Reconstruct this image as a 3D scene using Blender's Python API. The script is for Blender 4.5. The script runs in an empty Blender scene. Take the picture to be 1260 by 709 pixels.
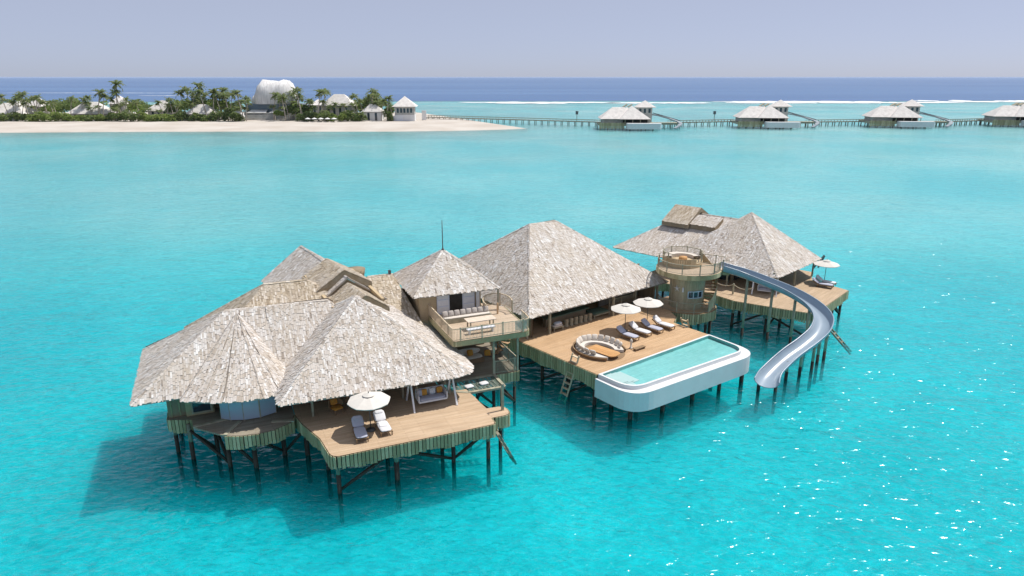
import bpy, math, random
from mathutils import Vector, Matrix
R = math.radians
rnd = random.Random(7)
S = bpy.context.scene
COL = S.collection

# ------------------------------------------------------------------ camera
cam_d = bpy.data.cameras.new('camera'); cam = bpy.data.objects.new('camera', cam_d); COL.objects.link(cam)
cam.location = (0, 0, 27); cam.rotation_euler = (R(90 - 17.17), 0, 0)
cam_d.sensor_width = 36; cam_d.lens = 24; cam_d.clip_start = 0.5; cam_d.clip_end = 60000
S.camera = cam
# ------------------------------------------------------------------ sky and sun
SUN = Vector((0.435, 0.205, 0.877)).normalized()
EL = math.asin(SUN.z); AZ = math.atan2(SUN.x, SUN.y)
W = bpy.data.worlds.new('World'); S.world = W; W.use_nodes = True
nt = W.node_tree; nt.nodes.clear()
sky = nt.nodes.new('ShaderNodeTexSky'); sky.sky_type = 'NISHITA'; sky.sun_disc = False
sky.sun_elevation = EL; sky.sun_rotation = AZ; sky.air_density = 0.3; sky.dust_density = 1.0; sky.ozone_density = 8.0
bg = nt.nodes.new('ShaderNodeBackground'); bg.inputs[1].default_value = 0.15
wo = nt.nodes.new('ShaderNodeOutputWorld')
tn = nt.nodes.new('ShaderNodeMix'); tn.data_type = 'RGBA'; tn.blend_type = 'MULTIPLY'; tn.inputs[0].default_value = 1
tn.inputs[7].default_value = (1.15, 1.04, 1.0, 1)
nt.links.new(sky.outputs[0], tn.inputs[6]); hz = nt.nodes.new('ShaderNodeMix'); hz.data_type = 'RGBA'; hz.inputs[0].default_value = .75
hz.inputs[7].default_value = (2.55, 2.72, 3.2, 1)    # even milky haze over the whole sky
nt.links.new(tn.outputs[2], hz.inputs[6]); nt.links.new(hz.outputs[2], bg.inputs[0]); nt.links.new(bg.outputs[0], wo.inputs[0])
sd = bpy.data.lights.new('sun', 'SUN'); sd.energy = 3.7; sd.angle = R(0.53); sd.color = (1.0, 0.95, 0.88)
so = bpy.data.objects.new('sun', sd); COL.objects.link(so); so.location = (60, 30, 90)
so.rotation_euler = SUN.to_track_quat('Z', 'Y').to_euler()
S.view_settings.view_transform = 'Standard'; S.view_settings.look = 'None'
S.view_settings.exposure = 0.38; S.view_settings.gamma = 1.0; S.view_settings.use_curve_mapping = False
S.render.engine = 'CYCLES'
S.cycles.use_denoising = True; S.cycles.max_bounces = 8; S.cycles.transparent_max_bounces = 8; S.cycles.volume_bounces = 2
S.cycles.sample_clamp_indirect = 6; S.cycles.caustics_reflective = False; S.cycles.caustics_refractive = False

# ------------------------------------------------------------------ materials
class N:
    def __init__(s, name):
        s.m = bpy.data.materials.new(name); s.m.use_nodes = True; s.t = s.m.node_tree; s.t.nodes.clear()
        s.out = s.t.nodes.new('ShaderNodeOutputMaterial')
    def n(s, kind, **kw):
        x = s.t.nodes.new('ShaderNode' + kind)
        for k, v in kw.items():
            if k[0] == 'i' and k[1:].isdigit(): x.inputs[int(k[1:])].default_value = v
            else: setattr(x, k, v)
        return x
    def l(s, a, b): s.t.links.new(a, b)
    def noise(s, vec, scale, detail=3, rough=.55, dist=0):
        x = s.n('TexNoise'); x.inputs['Scale'].default_value = scale; x.inputs['Detail'].default_value = detail
        x.inputs['Roughness'].default_value = rough; x.inputs['Distortion'].default_value = dist
        if vec: s.l(vec, x.inputs['Vector'])
        return x
    def ramp(s, fac, stops, interp='LINEAR'):
        x = s.n('ValToRGB'); e = x.color_ramp.elements; x.color_ramp.interpolation = interp
        while len(e) < len(stops): e.new(.5)
        for k, (p, c) in enumerate(stops):
            e[k].position = p; e[k].color = (*c, 1) if len(c) == 3 else c
        s.l(fac, x.inputs[0]); return x
    def mix(s, kind, fac, a, b):
        x = s.n('Mix', data_type='RGBA', blend_type=kind)
        for sock, v in ((x.inputs[0], fac), (x.inputs[6], a), (x.inputs[7], b)):
            if hasattr(v, 'links'): s.l(v, sock)
            else: sock.default_value = v if not isinstance(v, tuple) else ((*v, 1) if len(v) == 3 else v)
        return x.outputs[2]
    def mapping(s, src, scale):
        x = s.n('Mapping'); x.inputs['Scale'].default_value = scale; s.l(src, x.inputs[0]); return x.outputs[0]
    def bsdf(s, col, rough=.7, spec=.3, bump=None, bstr=.3, bdist=.02, metal=0):
        b = s.n('BsdfPrincipled')
        if hasattr(col, 'links'): s.l(col, b.inputs['Base Color'])
        else: b.inputs['Base Color'].default_value = (*col, 1)
        b.inputs['Roughness'].default_value = rough; b.inputs['Specular IOR Level'].default_value = spec
        b.inputs['Metallic'].default_value = metal
        if bump is not None:
            k = s.n('Bump'); k.inputs['Strength'].default_value = bstr; k.inputs['Distance'].default_value = bdist
            s.l(bump, k.inputs['Height']); s.l(k.outputs[0], b.inputs['Normal'])
        s.l(b.outputs[0], s.out.inputs[0]); return b

def mat_plain(name, col, rough=.7, spec=.3, var=.12, scale=3.0, metal=0):
    q = N(name); tc = q.n('TexCoord')
    nz = q.noise(tc.outputs['Object'], scale, 4)
    d = tuple(c * (1 - var) for c in col); h = tuple(min(1, c * (1 + var)) for c in col)
    r = q.ramp(nz.outputs[0], [(.3, d), (.7, h)])
    q.bsdf(r.outputs[0], rough, spec, nz.outputs[0], .1, .01, metal); return q.m

def mat_island(name, stops, rough=.8, wscale=.5, wcol=(.36, .27, .18), wamt=.35, spec=.15, trans=0):
    """colour per loose piece (shingle, board, leaf), with slow weathering"""
    q = N(name); g = q.n('NewGeometry'); tc = q.n('TexCoord')
    r = q.ramp(g.outputs['Random Per Island'], stops)
    nz = q.noise(tc.outputs['Object'], wscale, 4)
    f = q.ramp(nz.outputs[0], [(.45, (0, 0, 0)), (.72, (wamt,) * 3)])
    c = q.mix('MIX', f.outputs[0], r.outputs[0], wcol)
    fine = q.noise(q.mapping(tc.outputs['Object'], (9, 9, 9)), 1, 3)
    c = q.mix('MULTIPLY', .5, c, q.ramp(fine.outputs[0], [(.25, (.62, .62, .62)), (.7, (1, 1, 1))]).outputs[0])
    b = q.bsdf(c, rough, spec)
    if trans:
        t_ = q.n('BsdfTranslucent'); q.l(c, t_.inputs[0]); m_ = q.n('MixShader'); m_.inputs[0].default_value = trans
        q.l(b.outputs[0], m_.inputs[1]); q.l(t_.outputs[0], m_.inputs[2]); q.l(m_.outputs[0], q.out.inputs[0])
    return q.m

def mat_planks(name, ca, cb, mortar, width=.14, length=3.2, rotz=0, rough=.65):
    q = N(name); tc = q.n('TexCoord')
    mp = q.n('Mapping'); mp.inputs['Rotation'].default_value = (0, 0, rotz); q.l(tc.outputs['Object'], mp.inputs[0])
    b = q.n('TexBrick'); b.offset = .37; b.inputs['Scale'].default_value = 1
    b.inputs['Color1'].default_value = (*ca, 1); b.inputs['Color2'].default_value = (*cb, 1); b.inputs['Mortar'].default_value = (*mortar, 1)
    b.inputs['Mortar Size'].default_value = .007; b.inputs['Brick Width'].default_value = length; b.inputs['Row Height'].default_value = width
    q.l(mp.outputs[0], b.inputs['Vector'])
    st = q.noise(q.mapping(mp.outputs[0], (.5, 9, 1)), 1, 5)
    big = q.noise(tc.outputs['Object'], .35, 4)
    c = q.mix('MULTIPLY', .55, b.outputs[0], q.ramp(st.outputs[0], [(.3, (.6, .6, .6)), (.7, (1, 1, 1))]).outputs[0])
    c = q.mix('MULTIPLY', .5, c, q.ramp(big.outputs[0], [(.35, (.78, .76, .74)), (.65, (1, 1, 1))]).outputs[0])
    q.bsdf(c, rough, .25, b.outputs['Fac'], -.3, .01); return q.m

SH = mat_island('shingle', [(0, (.27, .23, .20)), (.06, (.46, .40, .34)), (.3, (.54, .485, .43)), (.6, (.60, .555, .515)), (.88, (.645, .61, .58)), (1, (.80, .79, .77))], .85, .35, (.55, .47, .37), .4)
SHU = mat_plain('shingle_underlay', (.40, .355, .31), .9)
SHT = mat_island('tan_shingle', [(0, (.30, .24, .17)), (.3, (.47, .39, .29)), (.8, (.55, .48, .38)), (1, (.68, .62, .54))], .85, .5, (.5, .46, .42), .4)
FAS = mat_island('fascia_board', [(0, (.30, .27, .155)), (.5, (.43, .385, .23)), (1, (.58, .52, .33))], .8, .8, (.26, .24, .13), .4)
DECK = mat_planks('deck_plank', (.55, .36, .20), (.64, .44, .265), (.16, .10, .06))
WALL = mat_planks('wall_board', (.30, .24, .16), (.37, .30, .20), (.12, .09, .06), .22, 6, 0)
TANW = mat_island('tan_board', [(0, (.44, .34, .21)), (1, (.60, .48, .32))], .8)
OLIVE = mat_island('olive_board', [(0, (.40, .36, .24)), (1, (.56, .51, .36))], .8)
POST = mat_plain('weathered_post', (.34, .32, .24), .8, .2, .25, 2)
PILE = mat_plain('pile_wood', (.22, .21, .16), .8, .2, .35, 2)
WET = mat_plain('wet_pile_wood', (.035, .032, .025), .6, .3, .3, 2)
PAINT = mat_plain('white_paint', (.72, .74, .78), .5, .4, .05)
PLAST = mat_plain('white_plaster', (.66, .67, .68), .55, .4, .04, 1)
TILE = mat_planks('pool_tile', (.34, .68, .70), (.40, .73, .74), (.31, .62, .64), .25, .25)
FAB = mat_plain('grey_fabric', (.43, .44, .52), .95, .05, .06, 8)
FABW = mat_plain('white_fabric', (.64, .64, .66), .95, .05, .05, 8)
FABB = mat_plain('beige_fabric', (.60, .55, .49), .95, .05, .08, 8)
FABO = mat_plain('orange_fabric', (.55, .27, .06), .95, .05, .1, 8)
FABG = mat_plain('green_fabric', (.13, .19, .14), .95, .05, .1, 8)
BRN = mat_island('brown_fascia', [(0, (.20, .155, .10)), (.8, (.30, .235, .155)), (1, (.48, .43, .36))], .85, 1.5, (.42, .38, .31), .5)
PADM = mat_plain('cream_fabric', (.60, .56, .51), .95, .05, .05, 8)
RAILM = mat_plain('tan_rail_wood', (.52, .43, .31), .8, .2, .15, 2)
CANV = mat_plain('canvas', (.62, .595, .55), .9, .05, .04, 3)
TEAK = mat_planks('teak', (.58, .31, .12), (.66, .38, .16), (.2, .1, .05), .18, 2.2)
WICK = mat_plain('wicker', (.25, .17, .10), .8, .2, .3, 20)
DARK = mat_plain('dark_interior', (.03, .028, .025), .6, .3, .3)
METAL = mat_plain('dark_metal', (.08, .085, .09), .4, .5, .1, 2)
ROPE = mat_plain('rope', (.42, .37, .28), .9)
SLIDE = mat_plain('slide_fibreglass', (.265, .34, .415), .28, .5, .05, .7)
NETM = mat_plain('net', (.17, .20, .17), .9, .1, .15, 6)
q = N('window_glass'); q.bsdf((.03, .045, .06), .06, .6); GLASS = q.m
q = N('frosted_glass'); q.bsdf((.36, .45, .56), .25, .5); FROST = q.m
q = N('balustrade_glass'); b = q.bsdf((.5, .62, .58), .05, .5); b.inputs['Alpha'].default_value = .4; BGLASS = q.m
LEAF = mat_island('leaf', [(0, (.10, .16, .05)), (.5, (.17, .25, .075)), (1, (.31, .36, .13))], .6, .2, (.26, .28, .09), .4, .3, .55)
LEAFL = mat_island('bright_leaf', [(0, (.17, .26, .06)), (.5, (.26, .36, .09)), (1, (.38, .44, .15))], .6, .2, (.33, .37, .12), .4, .3, .55)
PALM = mat_island('palm_frond', [(0, (.11, .16, .06)), (.5, (.18, .25, .09)), (.9, (.30, .32, .13)), (1, (.45, .38, .19))], .55, .2, (.30, .31, .12), .3, .3, .55)
TRUNK = mat_plain('trunk_bark', (.44, .39, .33), .9, .1, .3, 2)
FROOF = mat_plain('far_thatch', (.66, .63, .60), .9, .1, .14, .6)
q = N('shell_cladding'); tc = q.n('TexCoord'); nz = q.noise(q.mapping(tc.outputs['Object'], (2.2, .3, .12)), 1, 5); n2_ = q.noise(tc.outputs['Object'], .25, 4)
c = q.mix('MULTIPLY', .6, q.ramp(nz.outputs[0], [(.35, (.58, .57, .56)), (.6, (.78, .77, .76))]).outputs[0], q.ramp(n2_.outputs[0], [(.35, (.75, .75, .76)), (.65, (1, 1, 1))]).outputs[0])
q.bsdf(c, .85, .1, nz.outputs[0], .6, .4); SHELL = q.m
FWALL = mat_plain('far_wall', (.42, .42, .40), .8, .2, .15, .5)
FPAINT = mat_plain('far_white', (.72, .72, .72), .7, .2, .05, .5)

# sand (beach)
q = N('sand'); tc = q.n('TexCoord')
a_ = q.noise(tc.outputs['Object'], .05, 6); b_ = q.noise(tc.outputs['Object'], .9, 3)
c = q.ramp(a_.outputs[0], [(.35, (.46, .415, .365)), (.65, (.54, .505, .46))])
q.bsdf(c.outputs[0], .95, .05, b_.outputs[0], .3, .1); SAND = q.m

# seabed of the lagoon: pale mottled coral sand, a caustic-like light network painted into its colour, darker patches of reef far out
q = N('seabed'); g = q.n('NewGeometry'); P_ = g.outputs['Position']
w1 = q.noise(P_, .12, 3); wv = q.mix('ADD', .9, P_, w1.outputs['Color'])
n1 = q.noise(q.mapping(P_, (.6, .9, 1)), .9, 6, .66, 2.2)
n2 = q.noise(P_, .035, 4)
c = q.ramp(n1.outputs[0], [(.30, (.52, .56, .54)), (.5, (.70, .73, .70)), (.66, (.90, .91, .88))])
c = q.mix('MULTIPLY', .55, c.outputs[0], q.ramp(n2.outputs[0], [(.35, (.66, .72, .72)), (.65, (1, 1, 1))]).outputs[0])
n3 = q.noise(q.mapping(P_, (.008, .016, 1)), 1, 5, .6, .5)
sx = q.n('SeparateXYZ'); q.l(P_, sx.inputs[0])
def mrange(q, v, a, b):
    m = q.n('MapRange'); m.interpolation_type = 'SMOOTHSTEP'
    m.inputs[1].default_value = a; m.inputs[2].default_value = b; q.l(v, m.inputs[0]); return m.outputs[0]
far = mrange(q, sx.outputs[1], 190, 420)
pt = q.ramp(n3.outputs[0], [(.5, (0, 0, 0)), (.68, (.75, .75, .75))])
pf = q.n('Math', operation='MULTIPLY'); q.l(pt.outputs[0], pf.inputs[0]); q.l(far, pf.inputs[1])
c = q.mix('MIX', pf.outputs[0], c, (.30, .33, .30))
b = q.bsdf(c, 1, 0); b.inputs['Subsurface Weight'].default_value = .4; b.inputs['Subsurface Radius'].default_value = (4, 6, 7); b.inputs['Subsurface Scale'].default_value = 1.0; SEABED = q.m

# sea surface: clear tinted water over the lagoon floor, deep blue ocean beyond the reef
q = N('sea'); g = q.n('NewGeometry'); P_ = g.outputs['Position']
sx = q.n('SeparateXYZ'); q.l(P_, sx.inputs[0])
wn = q.noise(q.mapping(P_, (.004, .004, 1)), 1, 3)
def wave(scale, amp, stretch=(1, 1, 1), det=3, rough=.55, dist=.6):
    x = q.noise(q.mapping(P_, stretch), scale, det, rough, dist)
    m = q.n('Math', operation='MULTIPLY'); q.l(x.outputs[0], m.inputs[0]); m.inputs[1].default_value = amp; return m.outputs[0]
def add(a, b, op='ADD'):
    m = q.n('Math', operation=op)
    for k, v in enumerate((a, b)):
        if hasattr(v, 'links'): q.l(v, m.inputs[k])
        else: m.inputs[k].default_value = v
    return m.outputs[0]
h0 = add(wave(.2, .5, (.7, 1.2, 1), 2), wave(1.5, .208, (.75, 1.15, 1), 1.4, .5, .5))
h = add(h0, wave(2.6, .08, (.8, 1.1, 1), 4, .6, 1.2))
bs = q.n('Bump'); bs.inputs['Strength'].default_value = 1; bs.inputs['Distance'].default_value = 1.0; q.l(h0, bs.inputs['Height'])
bp = q.n('Bump'); bp.inputs['Strength'].default_value = 1; bp.inputs['Distance'].default_value = 1.0; q.l(h, bp.inputs['Height'])
fr = q.n('Fresnel'); fr.inputs[0].default_value = 1.33; q.l(bp.outputs[0], fr.inputs[1])
frc = add(add(fr.outputs[0], .85, 'MULTIPLY'), .45, 'MINIMUM')
gl = q.n('BsdfGlossy'); gl.inputs['Roughness'].default_value = .16; q.l(bs.outputs[0], gl.inputs['Normal'])
# depth tint: deeper turquoise near, paler over the shallow flats further out
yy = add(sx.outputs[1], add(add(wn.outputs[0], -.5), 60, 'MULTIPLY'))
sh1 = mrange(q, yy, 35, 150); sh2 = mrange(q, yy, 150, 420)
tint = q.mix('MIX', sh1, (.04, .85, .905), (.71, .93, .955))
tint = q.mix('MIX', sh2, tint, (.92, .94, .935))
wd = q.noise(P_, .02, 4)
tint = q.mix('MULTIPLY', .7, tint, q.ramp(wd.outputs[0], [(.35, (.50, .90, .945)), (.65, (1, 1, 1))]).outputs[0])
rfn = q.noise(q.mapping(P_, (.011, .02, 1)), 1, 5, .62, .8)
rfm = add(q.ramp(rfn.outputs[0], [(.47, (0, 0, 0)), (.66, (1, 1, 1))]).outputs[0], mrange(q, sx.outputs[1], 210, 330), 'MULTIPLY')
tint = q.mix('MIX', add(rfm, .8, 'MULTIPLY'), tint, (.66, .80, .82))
hw = q.noise(q.mapping(P_, (.75, 1.25, 1)), .85, 6, .68, 1.6)      # light and dark of wave-focused sun, painted into the water tint
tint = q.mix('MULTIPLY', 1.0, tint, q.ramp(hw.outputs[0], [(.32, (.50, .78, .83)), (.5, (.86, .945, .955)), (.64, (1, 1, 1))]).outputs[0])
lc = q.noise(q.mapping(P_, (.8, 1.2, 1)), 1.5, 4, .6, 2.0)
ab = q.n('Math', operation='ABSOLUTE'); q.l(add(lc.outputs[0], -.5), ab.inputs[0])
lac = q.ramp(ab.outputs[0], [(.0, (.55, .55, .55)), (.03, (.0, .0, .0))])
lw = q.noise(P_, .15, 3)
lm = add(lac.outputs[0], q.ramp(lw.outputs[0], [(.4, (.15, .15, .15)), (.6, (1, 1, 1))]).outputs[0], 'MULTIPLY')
tint = q.mix('MIX', lm, tint, (.75, .97, 1.0))  # pale lacy flecks standing in for caustic light, painted into the tint
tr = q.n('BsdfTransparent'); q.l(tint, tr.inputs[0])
# ocean beyond the reef line (reef runs from left-far to right)
edge = add(add(sx.outputs[1], add(sx.outputs[0], -.02, 'MULTIPLY'), 'ADD'), add(add(wn.outputs[0], -.5), 90, 'MULTIPLY'))
deep = mrange(q, edge, 790, 850)
oc = q.n('BsdfDiffuse'); on = q.noise(q.mapping(P_, (.0006, .004, 1)), 1, 5)
q.l(q.ramp(on.outputs[0], [(.35, (.05, .13, .30)), (.65, (.085, .185, .37))]).outputs[0], oc.inputs[0])
mx = q.n('MixShader'); q.l(deep, mx.inputs[0]); q.l(tr.outputs[0], mx.inputs[1]); q.l(oc.outputs[0], mx.inputs[2])
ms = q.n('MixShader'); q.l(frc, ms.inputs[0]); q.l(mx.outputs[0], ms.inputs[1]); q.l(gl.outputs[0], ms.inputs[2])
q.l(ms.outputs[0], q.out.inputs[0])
va = q.n('VolumePrincipled'); va.inputs['Color'].default_value = (.62, .95, .975, 1); va.inputs['Density'].default_value = .14
va.inputs['Absorption Color'].default_value = (.3, .9, .95, 1); va.inputs['Anisotropy'].default_value = .3
q.l(va.outputs[0], q.out.inputs['Volume']); SEA = q.m
# pool water
q = N('pool_water'); tc = q.n('TexCoord'); nz = q.noise(tc.outputs['Object'], 1.4, 3)
bp = q.n('Bump'); bp.inputs['Strength'].default_value = .1; bp.inputs['Distance'].default_value = .2; q.l(nz.outputs[0], bp.inputs['Height'])
fr = q.n('Fresnel'); fr.inputs[0].default_value = 1.33; q.l(bp.outputs[0], fr.inputs[1])
gl = q.n('BsdfGlossy'); gl.inputs['Roughness'].default_value = .03; q.l(bp.outputs[0], gl.inputs['Normal'])
tr = q.n('BsdfTransparent'); tr.inputs[0].default_value = (.80, .96, .96, 1)
ms = q.n('MixShader'); q.l(fr.outputs[0], ms.inputs[0]); q.l(tr.outputs[0], ms.inputs[1]); q.l(gl.outputs[0], ms.inputs[2])
q.l(ms.outputs[0], q.out.inputs[0]); PWATER = q.m
q = N('foam'); tc = q.n('TexCoord'); q.bsdf((.85, .87, .88), .9, .1); FOAM = q.m

ORD = 'first second third fourth fifth sixth seventh eighth ninth tenth eleventh twelfth thirteenth fourteenth fifteenth sixteenth seventeenth eighteenth nineteenth twentieth'.split()
ORD += ['twenty-' + o for o in ORD[:9]] + ['thirtieth'] + ['thirty-' + o for o in ORD[:9]]
# ------------------------------------------------------------------ mesh builder
class MB:
    def __init__(s): s.v = []; s.f = []; s.mi = []
    def add(s, vs, fs, mi=0):
        o = len(s.v); s.v += [tuple(p) for p in vs]
        for f in fs: s.f.append(tuple(i + o for i in f)); s.mi.append(mi)
        return s
    def hexa(s, p, mi=0):   # 4 bottom, 4 top
        return s.add(p, [(3, 2, 1, 0), (4, 5, 6, 7), (0, 1, 5, 4), (1, 2, 6, 5), (2, 3, 7, 6), (3, 0, 4, 7)], mi)
    def box(s, c, d, rz=0, mi=0):
        x, y, z = d[0] / 2, d[1] / 2, d[2] / 2; ca, sa = math.cos(rz), math.sin(rz)
        P = []
        for zz in (-z, z):
            for (a, b) in ((-x, -y), (x, -y), (x, y), (-x, y)):
                P.append((c[0] + a * ca - b * sa, c[1] + a * sa + b * ca, c[2] + zz))
        return s.hexa(P, mi)
    def box2(s, a, b, mi=0):
        return s.box([(i + j) / 2 for i, j in zip(a, b)], [abs(j - i) for i, j in zip(a, b)], 0, mi)
    def beam(s, p, q_, w, h=None, mi=0):
        p = Vector(p); q_ = Vector(q_); h = h or w; d = (q_ - p)
        if d.length < 1e-6: return s
        d.normalize(); up = Vector((0, 0, 1))
        if abs(d.z) > .95: up = Vector((0, 1, 0))
        r = d.cross(up).normalized() * w / 2; u = r.cross(d).normalized() * h / 2
        return s.hexa([p - r - u, p + r - u, p + r + u, p - r + u, q_ - r - u, q_ + r - u, q_ + r + u, q_ - r + u], mi)
    def tube(s, pts, rad, n=8, cap=True, mi=0):
        pts = [Vector(p) for p in pts]; k = len(pts)
        if not hasattr(rad, '__len__'): rad = [rad] * k
        o = len(s.v); prev = None
        for i, p in enumerate(pts):
            d = (pts[min(i + 1, k - 1)] - pts[max(i - 1, 0)]).normalized()
            ref = Vector((0, 0, 1)) if abs(d.z) < .9 else Vector((1, 0, 0))
            if prev is not None: x = (prev - d * prev.dot(d)).normalized()
            else: x = d.cross(ref).normalized()
            y = d.cross(x); prev = x
            for j in range(n):
                a = 2 * math.pi * j / n; s.v.append(tuple(p + (x * math.cos(a) + y * math.sin(a)) * rad[i]))
        for i in range(k - 1):
            for j in range(n):
                s.f.append((o + i * n + j, o + i * n + (j + 1) % n, o + (i + 1) * n + (j + 1) % n, o + (i + 1) * n + j)); s.mi.append(mi)
        if cap:
            s.f.append(tuple(o + j for j in reversed(range(n)))); s.f.append(tuple(o + (k - 1) * n + j for j in range(n))); s.mi += [mi, mi]
        return s
    def prism(s, poly, z0, z1, mi=0):
        n = len(poly)
        vs = [(x, y, z0) for x, y in poly] + [(x, y, z1) for x, y in poly]
        fs = [tuple(reversed(range(n))), tuple(range(n, 2 * n))] + [(i, (i + 1) % n, n + (i + 1) % n, n + i) for i in range(n)]
        return s.add(vs, fs, mi)
    def loft(s, rings, closed=True, mi=0):
        n = len(rings[0]); vs = [p for r in rings for p in r]; fs = []
        for i in range(len(rings) - 1):
            for j in range(n if closed else n - 1):
                fs.append((i * n + j, i * n + (j + 1) % n, (i + 1) * n + (j + 1) % n, (i + 1) * n + j))
        return s.add(vs, fs, mi)
    def cushion(s, c, d, rot=None, mi=0, n=6, e=.38):
        """soft pillow: superellipsoid of size d"""
        rot = rot or Matrix.Identity(3); rings = []; c = Vector(c)
        sg = lambda t, k: math.copysign(abs(t) ** k, t)
        for i in range(n + 1):
            a = -math.pi / 2 + math.pi * i / n; r = []
            for j in range(12):
                b = 2 * math.pi * j / 12
                p = Vector((sg(math.cos(a), e + .3) * sg(math.cos(b), e) * d[0] / 2, sg(math.cos(a), e + .3) * sg(math.sin(b), e) * d[1] / 2, sg(math.sin(a), .8) * d[2] / 2))
                r.append(c + rot @ p)
            rings.append(r)
        return s.loft(rings, True, mi)
    def build(s, name, mat, parent=None, smooth=False, loc=None, rz=0):
        me = bpy.data.meshes.new(name); me.from_pydata(s.v, [], s.f)
        for m in (mat if isinstance(mat, (list, tuple)) else [mat]): me.materials.append(m)
        if isinstance(mat, (list, tuple)): me.polygons.foreach_set('material_index', s.mi)
        if smooth: me.polygons.foreach_set('use_smooth', [True] * len(me.polygons))
        me.update(); o = bpy.data.objects.new(name, me); COL.objects.link(o)
        if parent: o.parent = parent
        if loc is not None: o.location = loc
        o.rotation_euler.z = rz
        return o

def tag(o, label=None, cat=None, group=None, kind=None):
    for k, v in (('label', label), ('category', cat), ('group', group), ('kind', kind)):
        if v: o[k] = v
    return o
def thing(name, label, cat, loc=(0, 0, 0), rz=0, group=None):
    o = bpy.data.objects.new(name, None); COL.objects.link(o); o.location = loc; o.rotation_euler.z = rz
    o.empty_display_size = .2
    return tag(o, label, cat, group)
KIDS = {}
def kids(o): return [c for c in COL.objects if c.parent == o]
def snap(o): return (o, [(c, [g for g in kids(c)]) for c in kids(o)])
def dup(sn, loc, rz, label, scale=None):
    o, ch = sn; c = o.copy(); COL.objects.link(c); c.location = loc; c.rotation_euler.z = rz; c['label'] = label
    if scale: c.scale = scale
    for k, gs in ch:
        d = k.copy(); COL.objects.link(d); d.parent = c
        for g_ in gs: e = g_.copy(); COL.objects.link(e); e.parent = d
    return c

class Frame:
    def __init__(s, x, y, deg): s.x, s.y, s.a = x, y, R(deg)
    def w(s, u, v, z=0): return (s.x + u * math.cos(s.a) - v * math.sin(s.a), s.y + u * math.sin(s.a) + v * math.cos(s.a), z)
    def loc(s): return (s.x, s.y, 0)
FA = Frame(-11.74, 39.277, 23.15)      # left (bedroom) pavilion: deck corner, axis along the deck front
FP = Frame(7.116, 52.263, 38.15)       # main (pool) pavilion
FF = Frame(29.65, 73.11, 47.0)         # far pavilion
D = 3.3                                # deck level above the water

def rounded(pts, rads, seg=6):
    out = []; n = len(pts)
    for i, p in enumerate(pts):
        r = rads[i] if hasattr(rads, '__len__') else rads
        p = Vector(p); a = Vector(pts[i - 1]); b = Vector(pts[(i + 1) % n])
        if r <= 0: out.append(tuple(p)); continue
        da = (a - p).normalized(); db = (b - p).normalized()
        ang = math.acos(max(-1, min(1, da.dot(db)))); t = min(r / math.tan(ang / 2), (a - p).length * .49, (b - p).length * .49)
        s0 = p + da * t; s1 = p + db * t
        for k in range(seg + 1):
            f = k / seg; out.append(tuple(s0 * (1 - f) ** 2 + p * 2 * f * (1 - f) + s1 * f * f))
    return out
def arc(cx, cy, r, a0, a1, n):
    return [(cx + r * math.cos(R(a0 + (a1 - a0) * i / n)), cy + r * math.sin(R(a0 + (a1 - a0) * i / n))) for i in range(n + 1)]
def walk(line, step):
    """evenly spaced points with directions along a polyline"""
    out = []; rest = 0
    for a, b in zip(line, line[1:]):
        a = Vector(a); b = Vector(b); L = (b - a).length
        if L < 1e-6: continue
        t = rest
        while t <= L: out.append((a + (b - a) * (t / L), (b - a) / L)); t += step
        rest = t - L
    return out

# ------------------------------------------------------------------ shingled roofs
def shingle_face(mb, poly, expo=.40, wid=.115):
    P = [Vector(p) for p in poly]; n = Vector()
    for i in range(len(P)):
        a, b = P[i], P[(i + 1) % len(P)]
        n += Vector(((a.y - b.y) * (a.z + b.z), (a.z - b.z) * (a.x + b.x), (a.x - b.x) * (a.y + b.y)))
    n.normalize()
    if n.z < 0: n = -n
    up = Vector((0, 0, 1)); up = (up - n * n.z).normalized(); e = up.cross(n)
    o = min(P, key=lambda p: p.z)
    Q = [((p - o).dot(e), (p - o).dot(up)) for p in P]
    def span(s_):
        ts = []
        for i in range(len(Q)):
            (s0, t0), (s1, t1) = Q[i], Q[(i + 1) % len(Q)]
            if abs(s1 - s0) < 1e-9: continue
            f = (s_ - s0) / (s1 - s0)
            if -1e-6 <= f <= 1 + 1e-6: ts.append(t0 + (t1 - t0) * f)
        return (min(ts), max(ts)) if len(ts) >= 2 else None
    pt = lambda s_, t_, z_: o + e * s_ + up * t_ + n * z_
    sa, smax = min(q_[0] for q_ in Q), max(q_[0] for q_ in Q)
    while sa < smax - .01:
        w = wid * rnd.uniform(.65, 1.5); sb = min(sa + w, smax); lo, hi = span(sa + 1e-4), span(sb - 1e-4)
        g = .004; sl, sr = sa + g, sb - g; sa = sb
        if not lo or not hi or sr - sl < .02: continue
        tl = min(lo[0], hi[0]); th_ = max(lo[1], hi[1]); t = tl - rnd.uniform(0, .16); first = True
        while t < th_ - .03:
            ex = expo * rnd.uniform(.6, 1.4); t1 = t + ex * 1.25; h0 = .036 + rnd.uniform(-.01, .022); lf = rnd.uniform(.012, .026)
            b0, b1 = min(t, lo[1]), min(t, hi[1]); c0, c1 = min(t1, lo[1] - .003), min(t1, hi[1] - .003)
            if max(c0 - b0, c1 - b1) > .03:
                A = [pt(sl, b0, h0 - lf), pt(sr, b1, h0 - lf), pt(sr, b1, h0), pt(sl, b0, h0), pt(sr, max(c1, b1), .012), pt(sl, max(c0, b0), .012)]
                mb.add(A, [(0, 1, 2, 3), (3, 2, 4, 5), (0, 3, 5), (1, 4, 2)])
            t += ex
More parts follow.
